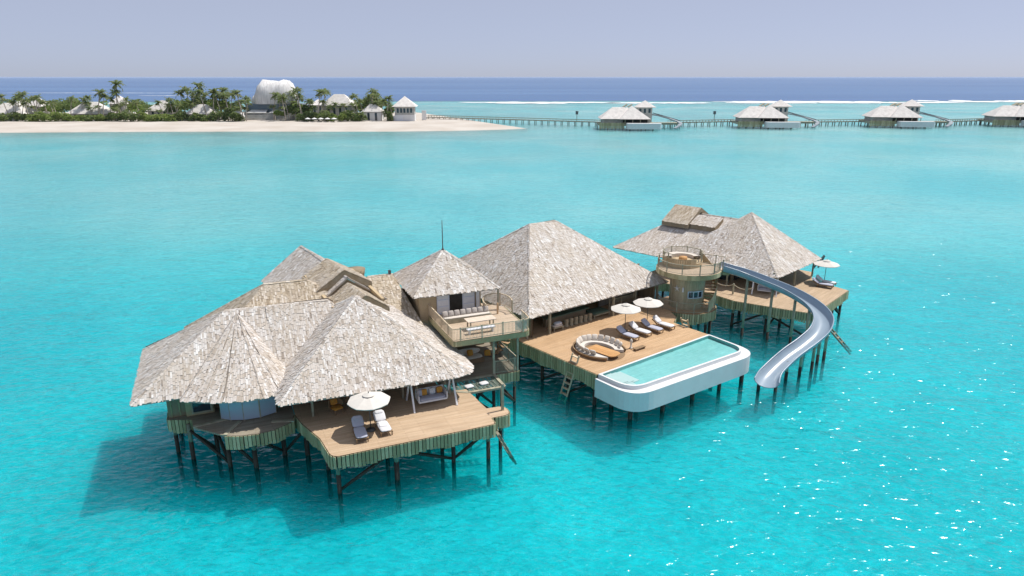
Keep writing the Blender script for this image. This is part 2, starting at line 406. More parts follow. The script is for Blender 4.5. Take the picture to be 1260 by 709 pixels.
def cap_line(mb, p, q_, wid=.13, expo=.34):
    """overlapping cap shingles along a hip or ridge, from the low end p to q_"""
    p = Vector(p); q_ = Vector(q_); d = q_ - p; L = d.length; d.normalize()
    sd = d.cross(Vector((0, 0, 1))).normalized(); nn = sd.cross(d).normalized(); t = 0
    while t < L:
        for sgn in (-1, 1):
            w = wid * rnd.uniform(.75, 1.2); dr = .55 * w; z0 = .075 + rnd.uniform(0, .02)
            a = p + d * (t + rnd.uniform(-.04, .04)); b = p + d * min(t + expo * 1.4, L)
            A = [a + nn * z0, a + sd * sgn * w + nn * (z0 - dr), b + sd * sgn * w + nn * (.05 - dr), b + nn * .05]
            A += [x - nn * .035 for x in A]
            f = [(0, 1, 2, 3), (4, 7, 6, 5), (0, 4, 5, 1), (1, 5, 6, 2)]
            mb.add(A, f if sgn < 0 else [tuple(reversed(x)) for x in f])
        t += expo
def roof(parent, outline, apex, caps=(), name='roof', m=None, expo=.40, wid=.115, skip=()):
    """outline: eave points (u,v,z) counter-clockwise; apex: for each eave point its ridge point"""
    mb = MB(); un = MB(); n = len(outline)
    for i in range(n):
        if i in skip: continue
        j = (i + 1) % n
        poly = [outline[i], outline[j], apex[j]] + ([apex[i]] if (Vector(apex[i]) - Vector(apex[j])).length > .01 else [])
        shingle_face(mb, poly, expo, wid)
        k = len(poly); low = [(x, y, z - .12) for x, y, z in poly]
        un.add([(x, y, z - .005) for x, y, z in poly] + low, [tuple(range(k)), tuple(reversed(range(k, 2 * k)))] + [(a, k + a, k + (a + 1) % k, (a + 1) % k) for a in range(k)])
    for a, b in caps: cap_line(mb, a, b)
    r = mb.build(name, m or SH, parent); un.build('underlay', SHU, r); return r
def fascia(parent, line, top=D - .03, drop=.85, bw=.21, wave_=.12, m=None, name='fascia', out=.03):
    mb = MB()
    for k, (p, d) in enumerate(walk(line, bw + .05)):
        nrm = Vector((d.y, -d.x)); c = p + d * bw / 2 + nrm * (out + .03 + rnd.uniform(0, .012)); ln = drop + wave_ * math.sin(k * .55 + drop) * .6 + rnd.uniform(-.06, .06)
        mb.box((c.x, c.y, top - ln / 2), (bw, .045, ln), math.atan2(d.y, d.x))
    f_ = mb.build(name, m or FAS, parent); bk = MB()
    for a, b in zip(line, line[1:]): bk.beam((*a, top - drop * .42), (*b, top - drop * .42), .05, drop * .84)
    bk.build('fascia_backing', WET, f_); return f_
def railing(parent, line, z, h=1.0, m=POST, post_step=1.8, bal=.12, posts=True, mesh=.022):
    """line of (u,v) or (u,v,z) points"""
    L3 = [(p[0], p[1], p[2] if len(p) > 2 else z) for p in line]
    mb = MB()
    for a, b in zip(L3, L3[1:]):
        a = Vector(a); b = Vector(b)
        mb.beam(a + Vector((0, 0, h)), b + Vector((0, 0, h)), .09, .055); mb.beam(a + Vector((0, 0, .12)), b + Vector((0, 0, .12)), .06, .04)
    for p, d in walk(L3, bal): mb.beam(p + Vector((0, 0, .12)), p + Vector((0, 0, h - .02)), mesh, mesh)
    r = mb.build('railing', m, parent)
    if posts:
        for p, d in walk(L3, post_step): MB().beam(p, p + Vector((0, 0, h + .1)), .09).build('post', m, r)
    return r
def piles(parent, pts, top, rad=.15, brace=True):
    for (u, v) in pts:
        r_ = rad * rnd.uniform(.9, 1.15)
        p = MB().tube([(u, v, 1.75), (u, v, top)], r_, 8).build('pile', PILE, parent, True)
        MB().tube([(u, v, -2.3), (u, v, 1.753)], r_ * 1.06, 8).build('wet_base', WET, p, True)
def braces(parent, prs, m=WET):
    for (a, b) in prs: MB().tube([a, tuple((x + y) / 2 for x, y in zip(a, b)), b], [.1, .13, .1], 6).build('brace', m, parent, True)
def posts(parent, pts, z0, z1, w=.16, name='post', m=POST):
    for (u, v) in pts: MB().beam((u, v, z0), (u, v, z1), w).build(name, m, parent)

# ================================================================== THE SETTING
def grid_sheet(xs, ys, z): 
    mb = MB(); nx = len(xs)
    mb.v = [(x, y, z(x, y) if callable(z) else z) for y in ys for x in xs]
    for j in range(len(ys) - 1):
        for i in range(nx - 1): mb.f.append((j * nx + i, j * nx + i + 1, (j + 1) * nx + i + 1, (j + 1) * nx + i)); mb.mi.append(0)
    return mb
gx_, gy_ = [-30000, -3000, -500, 0, 500, 3000, 30000], [-400, 0, 100, 300, 900, 4000, 45000]
wm = grid_sheet(gx_, gy_, .35); bt = grid_sheet(gx_, gy_, -2.6); o_ = len(wm.v); nx_, ny_ = len(gx_), len(gy_)
wm.v += bt.v; wm.f += [tuple(reversed([i + o_ for i in f])) for f in bt.f]; wm.mi += bt.mi
lp = [i for i in range(nx_)] + [nx_ - 1 + nx_ * j for j in range(1, ny_)] + [nx_ * (ny_ - 1) + i for i in range(nx_ - 2, -1, -1)] + [nx_ * j for j in range(ny_ - 2, 0, -1)]
for a, b in zip(lp, lp[1:] + lp[:1]): wm.f.append((b, a, a + o_, b + o_)); wm.mi.append(0)
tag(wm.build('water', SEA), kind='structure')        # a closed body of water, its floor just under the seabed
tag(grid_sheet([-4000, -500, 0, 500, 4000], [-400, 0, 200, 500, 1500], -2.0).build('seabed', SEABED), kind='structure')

# --- the island's beach: outline traced as real ground, profile rises from the waterline
front = [(-420, 338), (-330, 341), (-254, 346), (-190, 352), (-137, 354), (-90, 353), (-60, 354), (-40, 357), (-22, 361), (-6, 367), (8, 375)]
def front_y(x):
    for (x0, y0), (x1, y1) in zip(front, front[1:]):
        if x0 <= x <= x1: return y0 + (y1 - y0) * (x - x0) / (x1 - x0)
    return 375
def back_y(x): return 560 if x < -75 else 560 - (x + 75) / 83 * 178
xs = [-420 + i * 6 for i in range(71)] + [8.5]; mb = MB(); K = 40
for x in xs:
    f, b_ = front_y(x), max(back_y(x), front_y(x) + .5)
    for k in range(K + 1):
        t = k / K; y = f - 24 + (b_ - f + 34) * t; e = min(y - f, b_ - y)
        z = 1.55 * (1 - math.exp(-e / 14)) if e > 0 else e * .095
        z = z - .0 + (.12 * math.sin(x * .11 + y * .07) if e > 10 else 0); wdt = b_ - f
        mb.v.append((x, y, max(-2.2, z - (1.2 if wdt < 4 else 0))))
for i in range(len(xs) - 1):
    for k in range(K): a = i * (K + 1) + k; mb.f.append((a, a + K + 1, a + K + 2, a + 1)); mb.mi.append(0)
tag(mb.build('sand', SAND, None, True), kind='structure')
def foam_strip(pts, w, name='surf'):
    mb = MB()
    for (x0, y0, x1, y1) in pts:
        n = max(2, int(abs(x1 - x0) / 6)); top = []; bot = []
        for i in range(n + 1):
            t = i / n; x = x0 + (x1 - x0) * t; y = y0 + (y1 - y0) * t; e = math.sin(math.pi * min(1, max(0, t))) ** .4
            top.append((x, y + w * e * rnd.uniform(.3, 1), .5)); bot.append((x, y - w * e * rnd.uniform(.2, .8), .5))
        vs = bot + top; m = n + 1
        mb.add(vs, [(i, i + 1, m + i + 1, m + i) for i in range(n)])
    return tag(mb.build(name, FOAM), kind='structure')
foam_strip([(-60, 775, 120, 770), (100, 762, 215, 760), (230, 765, 300, 768), (225, 800, 420, 800), (330, 765, 440, 772), (480, 800, 660, 795), (470, 830, 500, 830), (515, 835, 540, 835), (560, 825, 700, 830), (-20, 752, 60, 750), (290, 762, 335, 766), (420, 775, 500, 780), (640, 800, 760, 800)], 26)
foam_strip([(-900, 1250, -560, 1235), (-560, 1060, -400, 1045)], 9)

# ================================================================== LEFT PAVILION (thatched bedroom villa)
A = thing('overwater_villa', 'large left pavilion with jumbled grey shingle roofs and front sun deck', 'villa', FA.loc(), FA.a)
ze = 5.6
# pyramid roof over the front deck
ap = (4.2, 11.3, 10.5)
oA = [(-2.75, 4.25, ze), (9.9, 3.85, ze), (11.1, 4.15, ze + .02), (11.75, 5.2, ze + .02), (11.4, 18.3, ze), (-2.75, 18.3, ze)]
roof(A, oA, [ap] * 6, [(oA[0], ap), (oA[2], ap), (oA[4], ap), (oA[5], ap)])
# wide hip roof of the left wing
r1, r2 = (-5.4, 13.6, 9.85), (2.3, 13.2, 9.85)
oB = [(-12.0, 8.2, ze), (-2.0, 8.2, ze), (6, 8.2, ze), (6, 19.1, ze), (-12.0, 19.1, ze)]
roof(A, oB, [r1, (-2.5, 13.4, 9.85), r2, r2, r1], [(oB[0], r1), (oB[4], r1), (r1, r2)])
# conical roof over the tub bay
cp = (-4.62, 13.0, 9.72)
bay = [(-8.9, 7.75, ze - .02), (-7.4, 6.9, ze - .05), (-6.2, 6.45, ze - .07), (-4.9, 6.15, ze - .08), (-3.6, 6.05, ze - .08), (-2.4, 6.35, ze - .06), (-1.6, 6.9, ze - .03), (-1.0, 8.6, ze), (-8.9, 9.5, ze)]
mbn = [cp] * len(bay)
roof(A, bay, mbn, [], skip=(7,))
# higher hip roof behind, and the long back wing with its slid-open roof panel
c1, c2 = (-2.3, 16.6, 10.75), (1.1, 16.6, 10.75)
oC = [(-9, 9.9, 5.7), (9, 9.9, 5.7), (9, 23.2, 5.7), (-9, 23.2, 5.7)]
roof(A, oC, [c1, c2, c2, c1], [(oC[3], c1), (c1, c2)], m=SHT)
a_ = R(9.5)
def dl(u, v, z): return (4.1 + u * math.cos(a_) - v * math.sin(a_), 16.2 + u * math.sin(a_) + v * math.cos(a_), z)
roof(A, [dl(-4.1, -1, 7.95), dl(4.1, -1, 7.95), dl(4.1, 12.4, 7.95), dl(-4.1, 12.4, 7.95)], [dl(0, -1, 10.95), dl(0, -1, 10.95), dl(0, 12.4, 10.95), dl(0, 12.4, 10.95)], [(dl(0, -1, 10.95), dl(0, 12.4, 10.95)), (dl(-4.1, 12.4, 7.95), dl(0, 12.4, 10.95))], skip=(0, 2))
mb = MB(); mb.add([dl(-4, 12.2, 7.95), dl(4, 12.2, 7.95), dl(4, 12.2, 3.3), dl(-4, 12.2, 3.3), dl(0, 12.2, 10.8)], [(0, 3, 2, 1), (0, 1, 4)])
mb.add([dl(-3.9, 12.2, 7.9), dl(-3.9, 12.2, 3.3), dl(-3.9, 3, 3.3), dl(-3.9, 3, 7.9)], [(0, 1, 2, 3)])
mb.build('wall', WALL, A)
# sliding roof panel, raised on rails
pn = MB()
for sg in (-1, 1):
    f = [dl(0, -.4, 11.45), dl(0, 4.3, 11.45), dl(sg * 2.35, 4.3, 10.05), dl(sg * 2.35, -.4, 10.05)]
    shingle_face(pn, f)
rp = pn.build('roof_panel', SHT, A)
un = MB()
for sg in (-1, 1):
    f = [dl(0, -.4, 11.44), dl(0, 4.3, 11.44), dl(sg * 2.35, 4.3, 10.04), dl(sg * 2.35, -.4, 10.04)]
    un.hexa([(x, y, z - .6) for x, y, z in f] + f)
un.build('panel_edge', BRN, rp)
for sg in (-1, 1): MB().beam(dl(sg * 2.1, -3.4, 9.25), dl(sg * 2.1, 4, 10.1), .25, .3).build('roof_rail', TANW, A)
gv = MB()
for sg in (-1, 1): shingle_face(gv, [dl(0, -5.2, 10.5), dl(0, 1.5, 10.5), dl(sg * 1.9, 1.5, 9.2), dl(sg * 1.9, -5.2, 9.2)])
gr_ = gv.build('roof', SHT, A)
gu = MB(); k_ = [dl(0, -5.2, 10.48), dl(-1.9, -5.2, 9.18), dl(-1.9, -5.2, 8.0), dl(1.9, -5.2, 8.0), dl(1.9, -5.2, 9.18)]; k2 = [dl(0, 1.5, 10.48), dl(-1.9, 1.5, 9.18), dl(-1.9, 1.5, 8.0), dl(1.9, 1.5, 8.0), dl(1.9, 1.5, 9.18)]
gu.add(k_ + k2, [(0, 1, 2, 3, 4), (9, 8, 7, 6, 5)] + [(i, 5 + i, 5 + (i + 1) % 5, (i + 1) % 5) for i in range(5)]); gu.build('gable_box', BRN, gr_)
mb = MB(); mb.add([dl(-3.9, -.9, 8.0), dl(3.9, -.9, 8.0), dl(0, -.9, 10.8)], [(0, 1, 2)]); mb.build('gable_wall', BRN, A)
# saddle roof from the pavilion to the tower room
sE = [(3.8, 12.4, 6.6), (10.0, 12.4, 6.6), (10.0, 24.4, 6.6), (3.8, 24.4, 6.6)]; e1, e2 = (6.6, 18.6, 9.85), (8.9, 18.6, 9.85)
roof(A, sE, [e1, e2, e2, e1], [(e1, e2), (sE[0], e1)], m=SHT)
mb = MB(); mb.tube([(5.9, 20.6, 9.4), (5.9, 20.6, 10.15)], [.75, .9], 14); mb.build('water_tank', WALL, A, True)
MB().beam((8.6, 18.6, 9.7), (8.6, 18.6, 10.25), .22).build('vent', METAL, A)
# decks
deck_line = rounded([(-1.55, 7.2), (-1.25, 5.6), (-.35, 2.8), (0, 0), (11.5, 0), (11.5, .95), (13.1, .95), (13.1, 2.35), (11.75, 2.45)], [0, 1, 1, .7, .35, .2, .6, .6, 0])
dk = deck_line + [(11.45, 6.2), (9.6, 6.4), (9.6, 17), (-1.55, 17)]
MB().prism(dk, D - .12, D).build('deck', mat_planks('bleached_plank', (.55, .40, .26), (.64, .485, .335), (.17, .12, .08)), A)
fascia(A, deck_line, drop=.95)
wing = [(-10.1, 18), (-10.1, 9.95), (-8.5, 9.3), (-8.4, 7.95), (-6.35, 5.8)] + [(-5.3, 5.35), (-4.3, 5.2), (-3.2, 5.35), (-1.9, 6.05), (-1.6, 7.2)]
MB().prism(wing + [(-1.6, 18)], D - .12, D - .004).build('deck', mat_planks('grey_plank', (.30, .26, .20), (.36, .32, .25), (.1, .08, .06)), A)
fascia(A, [(-10.1, 18), (-10.1, 9.95), (-8.5, 9.3)], drop=1.0); fascia(A, wing[4:], drop=.95)
for ln in ([(-8.4, 7.95), (-5.9, 8.3)], [(-6.35, 5.8), (-5.3, 7.5)], [(-3.2, 6.6), (-1.7, 6.1)]):
    MB().beam((*ln[0], D + .03), (*ln[1], D + .03), .28, .09).build('walkway_beam', POST, A)
# walls, glazing
w = MB(); w.box2((-10.0, 10.1, D), (-6.9, 18, ze + .35)); w.box2((-1.2, 9.2, D), (9.2, 16.8, ze + .4)); w.box2((-6.9, 10.4, D), (-1.2, 18, ze + .3)); w.build('wall', WALL, A)
mb = MB(); 
for k in range(9): mb.box((-10.03 + .0, 10.3 + k * .85, D + 1.2), (.06, .09, 2.3))
for k in range(4): mb.box((-9.8 + k * .55, 10.07, D + 1.2), (.09, .06, 2.3))
mb.build('wall_batten', FAS, A)
gb = rounded([(-6.5, 8.5), (-5.9, 7.95), (-5, 7.6), (-3.9, 7.55), (-2.8, 7.95)], 0)
mb = MB()
for a, b in zip(gb, gb[1:]): mb.beam((*a, D + .95), (*b, D + .95), .1, 1.75)
gp = mb.build('tub_screen', FROST, A)
for p in gb: MB().beam((*p, D), (*p, ze), .1).build('mullion', POST, gp)
mb = MB(); mb.box((-7.75, 9.55, D + 1.15), (1.25, .08, 1.5)); wn_ = mb.build('window', GLASS, A)
mb = MB(); mb.box((-7.1, 9.5, D + 1.15), (.16, .1, 1.7)); mb.box((-8.4, 9.5, D + 1.15), (.1, .1, 1.7)); mb.box((-7.75, 9.5, D + .36), (1.4, .12, .1)); mb.build('window_frame', POST, wn_)
mb = MB(); mb.box((-7.9, 9.95, D + 1.1), (1.9, .2, 2.2)); mb.build('wall_panel', FAS, A)
for u in (.2, 2.3, 4.4, 6.5, 8.3):
    d_ = MB().box((u, 9.14, D + 1.15), (1.7, .06, 2.2)).build('sliding_door', GLASS, A)
    fr_ = MB()
    for s_ in (-.85, .85): fr_.box((u + s_, 9.1, D + 1.15), (.12, .1, 2.3))
    fr_.box((u, 9.1, D + 2.36), (1.82, .1, .12)); fr_.build('door_frame', POST, d_)
posts(A, [(-.35, 6.3), (3.0, 6.6), (6.45, 6.6), (10.0, 6.0)], D, ze + .7, .15)
piles(A, [(.35, .35), (4.3, .4), (8.6, 1.0), (11.1, .5), (8.3, 2.8), (4.3, 3.4), (.1, 3.6), (-1.0, 6.2), (11.0, 5.5), (8.3, 6.5), (4, 7), (12.5, 1.6),
          (-8.75, 8.9), (-6.3, 6.7), (-4.6, 5.9), (-2.55, 6.9), (-7.1, 9.6), (-4.6, 9.6), (-2.4, 10), (-9.8, 10.4), (-9.8, 14), (-6, 14), (-9.8, 17.6)], D - .15)
braces(A, [((.35, .35, .5), (4.3, .4, 2.7)), ((4.3, .4, 2.6), (8.6, 1, .6)), ((8.6, 1, .6), (11.1, .5, 2.6)), ((8.3, 2.8, .5), (11.1, .5, 2.4)), ((.35, .35, 2.6), (.1, 3.6, .5)), ((4.3, 3.4, .4), (8.3, 2.8, 2.5)),
           ((-8.75, 8.9, 2.6), (-7.1, 9.6, .4)), ((-8.75, 8.9, 2.7), (-6.3, 6.7, .6)), ((-6.3, 6.7, 2.6), (-4.6, 5.9, .6)), ((-7.1, 9.6, 2.4), (-6.3, 6.7, .4)), ((-4.6, 5.9, 2.6), (-2.55, 6.9, .6)), ((-2.55, 6.9, .5), (-1, 6.2, 2.5)), ((-4.6, 9.6, 2.4), (-2.4, 10, .4)), ((8.6, 1, 2.5), (8.3, 2.8, .5)), ((11.1, .5, 2.4), (12.5, 1.6, 1.4))])
# outdoor shower post on the round corner of the deck
sp = thing('shower_post', 'slim wooden shower post on the right corner of the left sun deck', 'shower post', FA.w(12.75, 1.75, D), FA.a)
MB().beam((0, 0, 0), (0, 0, 2.15), .17).build('pole', POST, sp)
MB().tube([(0, 0, 2.1), (-.05, -.2, 2.16), (-.05, -.32, 2.08)], .03, 6).build('shower_head', METAL, sp)

# ladder builder
def ladder(name, label, top, bot, side, n=8, m=TANW, over=.0):
    t = thing(name, label, 'ladder', bot); tp = Vector(top) - Vector(bot); sd_ = Vector(side).normalized() * .4
    for s_ in (-1, 1): MB().beam(sd_ * s_, tp * (1 + over) + sd_ * s_, .12, .15).build('stringer', m, t)
    for k in range(n):
        p = tp * ((k + .6) / n); MB().beam(p - sd_, p + sd_, .24, .06).build('rung', m, t)
    return t
ladder('ladder', 'dark wooden ladder dropping from the left sun deck corner into the water', FA.w(11.75, .45, 2.35), FA.w(13.05, .3, -.3), (FA.w(0, 1)[0] - FA.x, FA.w(0, 1)[1] - FA.y, 0), 7, PILE)
ladder('ladder', 'short tan ladder slanting under the hammock net beside the left deck', FA.w(11.65, 4.6, 3.1), FA.w(13.1, 3.9, .5), (FA.w(0, 1)[0] - FA.x, FA.w(0, 1)[1] - FA.y, 0), 6)

# ================================================================== TOWER ROOM with balcony
T = thing('tower_room', 'tower room with pyramid roof, pale blue doors and railed balcony', 'tower', FA.loc(), FA.a)
tz = 9.1; tap = (13.25, 17.1, 12.05)
oT = [(9.35, 13.25, tz), (17.2, 13.0, tz), (17.2, 20.9, tz), (9.35, 20.9, tz)]
roof(T, oT, [tap] * 4, [(p, tap) for p in oT])
ar = thing('antenna', 'thin dark lightning rod rising from the tip of the tower roof', 'antenna', FA.w(13.25, 17.1, 12.0), FA.a)
MB().tube([(0, 0, 0), (0, 0, 2.75)], [.05, .035], 6).build('rod', METAL, ar, True); MB().tube([(0, 0, 0), (0, 0, .2)], [.16, .08], 8).build('base', METAL, ar, True)
mb = MB(); mb.box2((10.1, 14.0, 5.2), (15.7, 20.2, tz + .5)); mb.build('wall', TANW, T)
mb = MB()
for k in range(20): mb.box((10.07, 14.15 + k * .31, 7.2), (.05, .26, 4.0))
mb.build('wall_batten', TANW, T)
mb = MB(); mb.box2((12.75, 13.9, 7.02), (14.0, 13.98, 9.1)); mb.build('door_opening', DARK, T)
for u in (12.15, 14.5):
    d_ = MB().box((u, 13.93, 8.05), (1.15, .09, 2.05)).build('door', mat_plain('blue_white_paint', (.60, .64, .74), .5, .3, .04), T)
    f_ = MB()
    for k in range(3): f_.box((u, 13.87, 7.45 + k * .62), (.95, .03, .5))
    f_.build('door_panel', PAINT, d_)
MB().beam((15.35, 13.85, 7), (15.35, 13.85, 9.2), .3, .16).build('post', PAINT, T)
bal = rounded([(10.85, 14.0), (10.85, 7.3), (17.5, 7.2), (17.7, 9.5), (17.9, 13.8)], [0, .3, .7, .5, 0])
MB().prism(bal + [(15.9, 16)], 6.62, 7.0).build('balcony_floor', mat_planks('pale_plank', (.55, .44, .32), (.62, .50, .38), (.2, .15, .1)), T)
mb = MB()
for a, b in zip(bal, bal[1:]):
    mb.beam((*a, 6.78), (*b, 6.78), .12, .44)
mb.build('balcony_edge', FAS, T)
railing(T, bal[:-1], 7.0, 1.05, RAILM)
mb = MB(); mb.beam((16.2, 7.33, 7.55), (17.2, 7.3, 7.55), .03, .8); mb.beam((17.52, 7.9, 7.55), (17.65, 9.4, 7.55), .03, .8); mb.build('glass_panel', BGLASS, T)
# spiral stair to the balcony and its round railing
st = MB(); sc = (16.6, 12.2)
for k in range(15):
    a0 = 200 + k * 24; z = 3.45 + k * .25
    p0 = arc(*sc, 1.15, a0, a0 + 26, 2); st.prism([sc] + p0, z - .06, z)
st.tube([(*sc, 3.3), (*sc, 8.0)], .09, 8); st.build('spiral_stair', DECK, T)
railing(T, [(p[0], p[1], 7.0 + .35 * math.sin(math.pi * i / 12)) for i, p in enumerate(arc(*sc, 1.3, -20, 200, 12))], 7.0, 1.15, RAILM, bal=.1)
posts(T, [(17.05, 13.2)], 7.0, tz + .15, .12)
# lower lounge
low = [(9.7, 8.0), (16.75, 7.85), (16.75, 16.5), (9.7, 16.5)]
MB().prism(low, D - .12, D - .002).build('lounge_floor', bpy.data.materials['grey_plank'], T)
fascia(T, [(14.45, 7.9), (16.75, 7.85), (16.75, 16.5)], drop=.95)
railing(T, [(14.6, 7.95), (16.65, 7.92)], D, 1.15); railing(T, [(16.68, 8.1), (16.7, 14)], D, 1.15)
posts(T, [(14.5, 7.95), (16.65, 7.92), (16.7, 14)], D, 6.65, .17)
mb = MB(); mb.box2((9.7, 14.6, D), (16.2, 14.8, 6.6)); mb.build('wall', WALL, T)
piles(T, [(16.5, 8.2), (14.6, 8.2), (14.3, 5.7), (12.2, 8.2), (16.5, 12), (14.5, 12), (11.6, 5.8), (12.5, 12), (16.5, 16)], D - .12, .13)
braces(T, [((12.2, 8.2, 2.8), (14.6, 8.2, .4)), ((14.6, 8.2, 2.8), (12.2, 8.2, .4)), ((14.3, 5.7, 2.8), (16.5, 8.2, .3)), ((14.6, 12, 2.8), (16.5, 8.2, .4)), ((14.3, 5.7, .4), (11.6, 5.8, 2.8))])
nf = [(9.75, 6.45), (11.4, 5.55), (14.45, 5.45), (14.5, 7.9), (9.75, 7.95)]
mb = MB()
for a, b in zip(nf, nf[1:] + nf[:1]): mb.beam((*a, D - .04), (*b, D - .04), .26, .16)
mb.build('net_frame', POST, T)
net = MB()
for k in range(14):
    t = k / 13; net.beam((10 + 4.4 * t, 7.8, D - .06), (10 + 4.4 * t, 5.7 if t > .3 else 6.4 - t * 2.6, D - .06), .1, .02)
for k in range(9): net.beam((10 if k > 2 else 11.5, 5.75 + k * .25, D - .05), (14.4, 5.72 + k * .25, D - .05), .1, .02)
net.build('hammock_net', NETM, T)

# ================================================================== MAIN POOL PAVILION
M = thing('overwater_villa', 'central pavilion with one huge grey shingle roof above the pool deck', 'villa', FP.loc(), FP.a)
m1, m2 = (7.7, 18.4, 12.0), (11.25, 18.1, 12.0)
oM = [(.3, 9.3, ze), (19.7, 9.05, ze), (19.9, 27.4, ze), (.3, 27.4, ze)]
roof(M, oM, [m1, m2, m2, m1], [(oM[0], m1), (oM[1], m2), (oM[3], m1), (oM[2], m2), (m1, m2)])
dl_ = rounded([(-.35, 26), (-.35, 9.5), (0, 0), (15.0, 0), (15.0, 4.2), (16.6, 5.2)], [0, 0, 0, 0, .3, 0])
MB().prism(dl_ + [(19.3, 9.5), (19.3, 26)], D - .14, D).build('deck', DECK, M)
fascia(M, dl_[:3], drop=1.3, bw=.23); fascia(M, dl_[3:], drop=1.0)
posts(M, [(3.1, 9.6), (11.7, 9.45), (16.3, 10.6), (.6, 10), (19.2, 10), (11.7, 18), (3.1, 18)], D, ze - .16, .2)
mb = MB(); mb.box2((.8, 17.5, D), (19.2, 17.8, ze + .3)); mb.box2((1.0, 9.9, D), (1.2, 26, ze + .25)); mb.box2((18.9, 10.2, D), (19.1, 26, ze + .2)); mb.build('wall', WALL, M)
for k in range(6):
    d_ = MB().box((4 + k * 2.3, 17.44, D + 1.3), (2.0, .06, 2.5)).build('sliding_door', GLASS, M)
    MB().box((4 + k * 2.3 + 1.1, 17.42, D + 1.3), (.14, .1, 2.6)).build('door_frame', POST, d_)
mb = MB(); mb.box2((12.6, 12.4, D), (18.8, 12.55, ze + 1.5)); mb.build('lattice_wall', mat_planks('lattice', (.22, .21, .18), (.27, .26, .22), (.04, .04, .04), .3, .8), M)
railing(M, [(12.6, 10.9), (16.3, 10.75)], D, 1.15); 
mb = MB()
for k in range(21): mb.beam((1.6 + k * .81, 9.5, ze - .12), (1.6 + k * .81, 10.6 if k in (0, 1, 19, 20) else 12.4, ze + .1 if k in (0, 1, 19, 20) else ze + 1.55), .1, .16)
mb.build('rafter', POST, M)
piles(M, [(.2, .4), (.1, 3.6), (0, 7), (0, 10.5), (5, 1.5), (10, 1.5), (14.6, 1), (14.6, 3.8), (5, 7), (10, 7), (15, 8), (0, 15), (5, 14), (10, 14), (0, 20), (5, 20), (18.8, 14)], D - .15)
braces(M, [((.2, .4, 2.4), (.1, 3.6, .3)), ((.1, 3.6, 2.4), (0, 7, .4)), ((0, 7, 2.3), (0, 10.5, .4)), ((14.6, 1, 2.3), (14.6, 3.8, .4))])

# swimming pool hanging off the front of the deck
PB = thing('swimming_pool', 'long white cantilevered plunge pool with rounded corners beside the deck', 'pool', FP.loc(), FP.a)
cop = rounded([(0.05, -.06), (.15, -3.75), (14.7, -4.6), (15.0, -.06)], [0, 1.9, 1.7, 0], 8)
inn = rounded([(.25, -.26), (.33, -3.56), (14.5, -4.40), (14.8, -.26)], [.05, 1.65, 1.45, .05], 8)
led = rounded([(-.3, -.06), (-.3, -4.45), (15.4, -5.35), (15.65, -.02)], [0, 2.5, 2.3, 0], 8)
nn_ = len(cop)
# make loops equal length: both inner and coping have different counts at square corners, so rings are rebuilt by angle-free resampling
def resample(loop, n):
    L = [Vector(p) for p in loop] + [Vector(loop[0])]; tot = sum((b - a).length for a, b in zip(L, L[1:])); out = []; acc = 0; k = 0; pos = 0
    seg = [(b - a).length for a, b in zip(L, L[1:])]
    for i in range(n):
        d = tot * i / n
        while acc + seg[k] < d: acc += seg[k]; k += 1
        out.append(tuple(L[k] + (L[k + 1] - L[k]) * ((d - acc) / max(seg[k], 1e-9))))
    return out
NR = 160
def ring(l, z): return [(x, y, z) for x, y in l]
co, ii, le = cop, inn, led
mb = MB(); mb.prism(le[:], 1.38, 3.02); mb.build('basin', PLAST, PB)
mb = MB()
# coping wall ring: outer coping loop and inner loop joined by pairing nearest indices
def bridge(mb, outer, inner, zo, zi, flip=False):
    o = resample(outer, NR); i_ = resample(inner, NR)
    best = min(range(NR), key=lambda s_: sum((Vector(o[k]) - Vector(i_[(k + s_) % NR])).length for k in range(0, NR, 8)))
    i_ = i_[best:] + i_[:best]; mb.loft([ring(o, zo), ring(i_, zi)] if not flip else [ring(i_, zi), ring(o, zo)]); return o, i_
o_, i_ = bridge(mb, cop, inn, D + .05, D + .05)
mb.loft([ring(o_, 3.02), ring(o_, D + .05)]); mb.build('coping', PLAST, PB)
mb = MB(); mb.loft([ring(i_, D + .05), ring(i_, 3.035)]); mb.add(ring(inn, 3.035), [tuple(range(len(inn)))])
mb.build('pool_lining', TILE, PB)
mb = MB(); mb.add(ring(inn, 3.325), [tuple(range(len(inn)))]); mb.build('pool_water', PWATER, PB)
stp = MB()
for k in range(3): stp.box2((.5, -2.6 + k * .12, 3.035), (2.3 - k * .55, -.4, 3.09 + k * .07))
stp.box2((.5, -3.1, 3.035), (1.4, -2.5, 3.14)); stp.build('steps', PLAST, PB)
piles(PB, [(1.0, -.8), (.7, -3.2), (3.9, -3.9), (7.6, -4.1), (11, -4.4), (14.1, -4.6), (14.4, -1.2), (7.6, -1.2), (4, -1)], 1.4, .17)

ladder('ladder', 'pale wooden swim ladder leaning against the left side of the pool deck', FP.w(.32, 2.95, 4.05), FP.w(-.85, 3.4, -.3), (FP.w(0, 1)[0] - FP.x, FP.w(0, 1)[1] - FP.y, 0), 9, RAILM)
ladder('ladder', 'tan wooden ladder with its rails standing up at the right end of the pool deck', FP.w(14.95, 2.9, 4.1), FP.w(16.3, 2.6, -.3), (FP.w(0, 1)[0] - FP.x, FP.w(0, 1)[1] - FP.y, 0), 9)

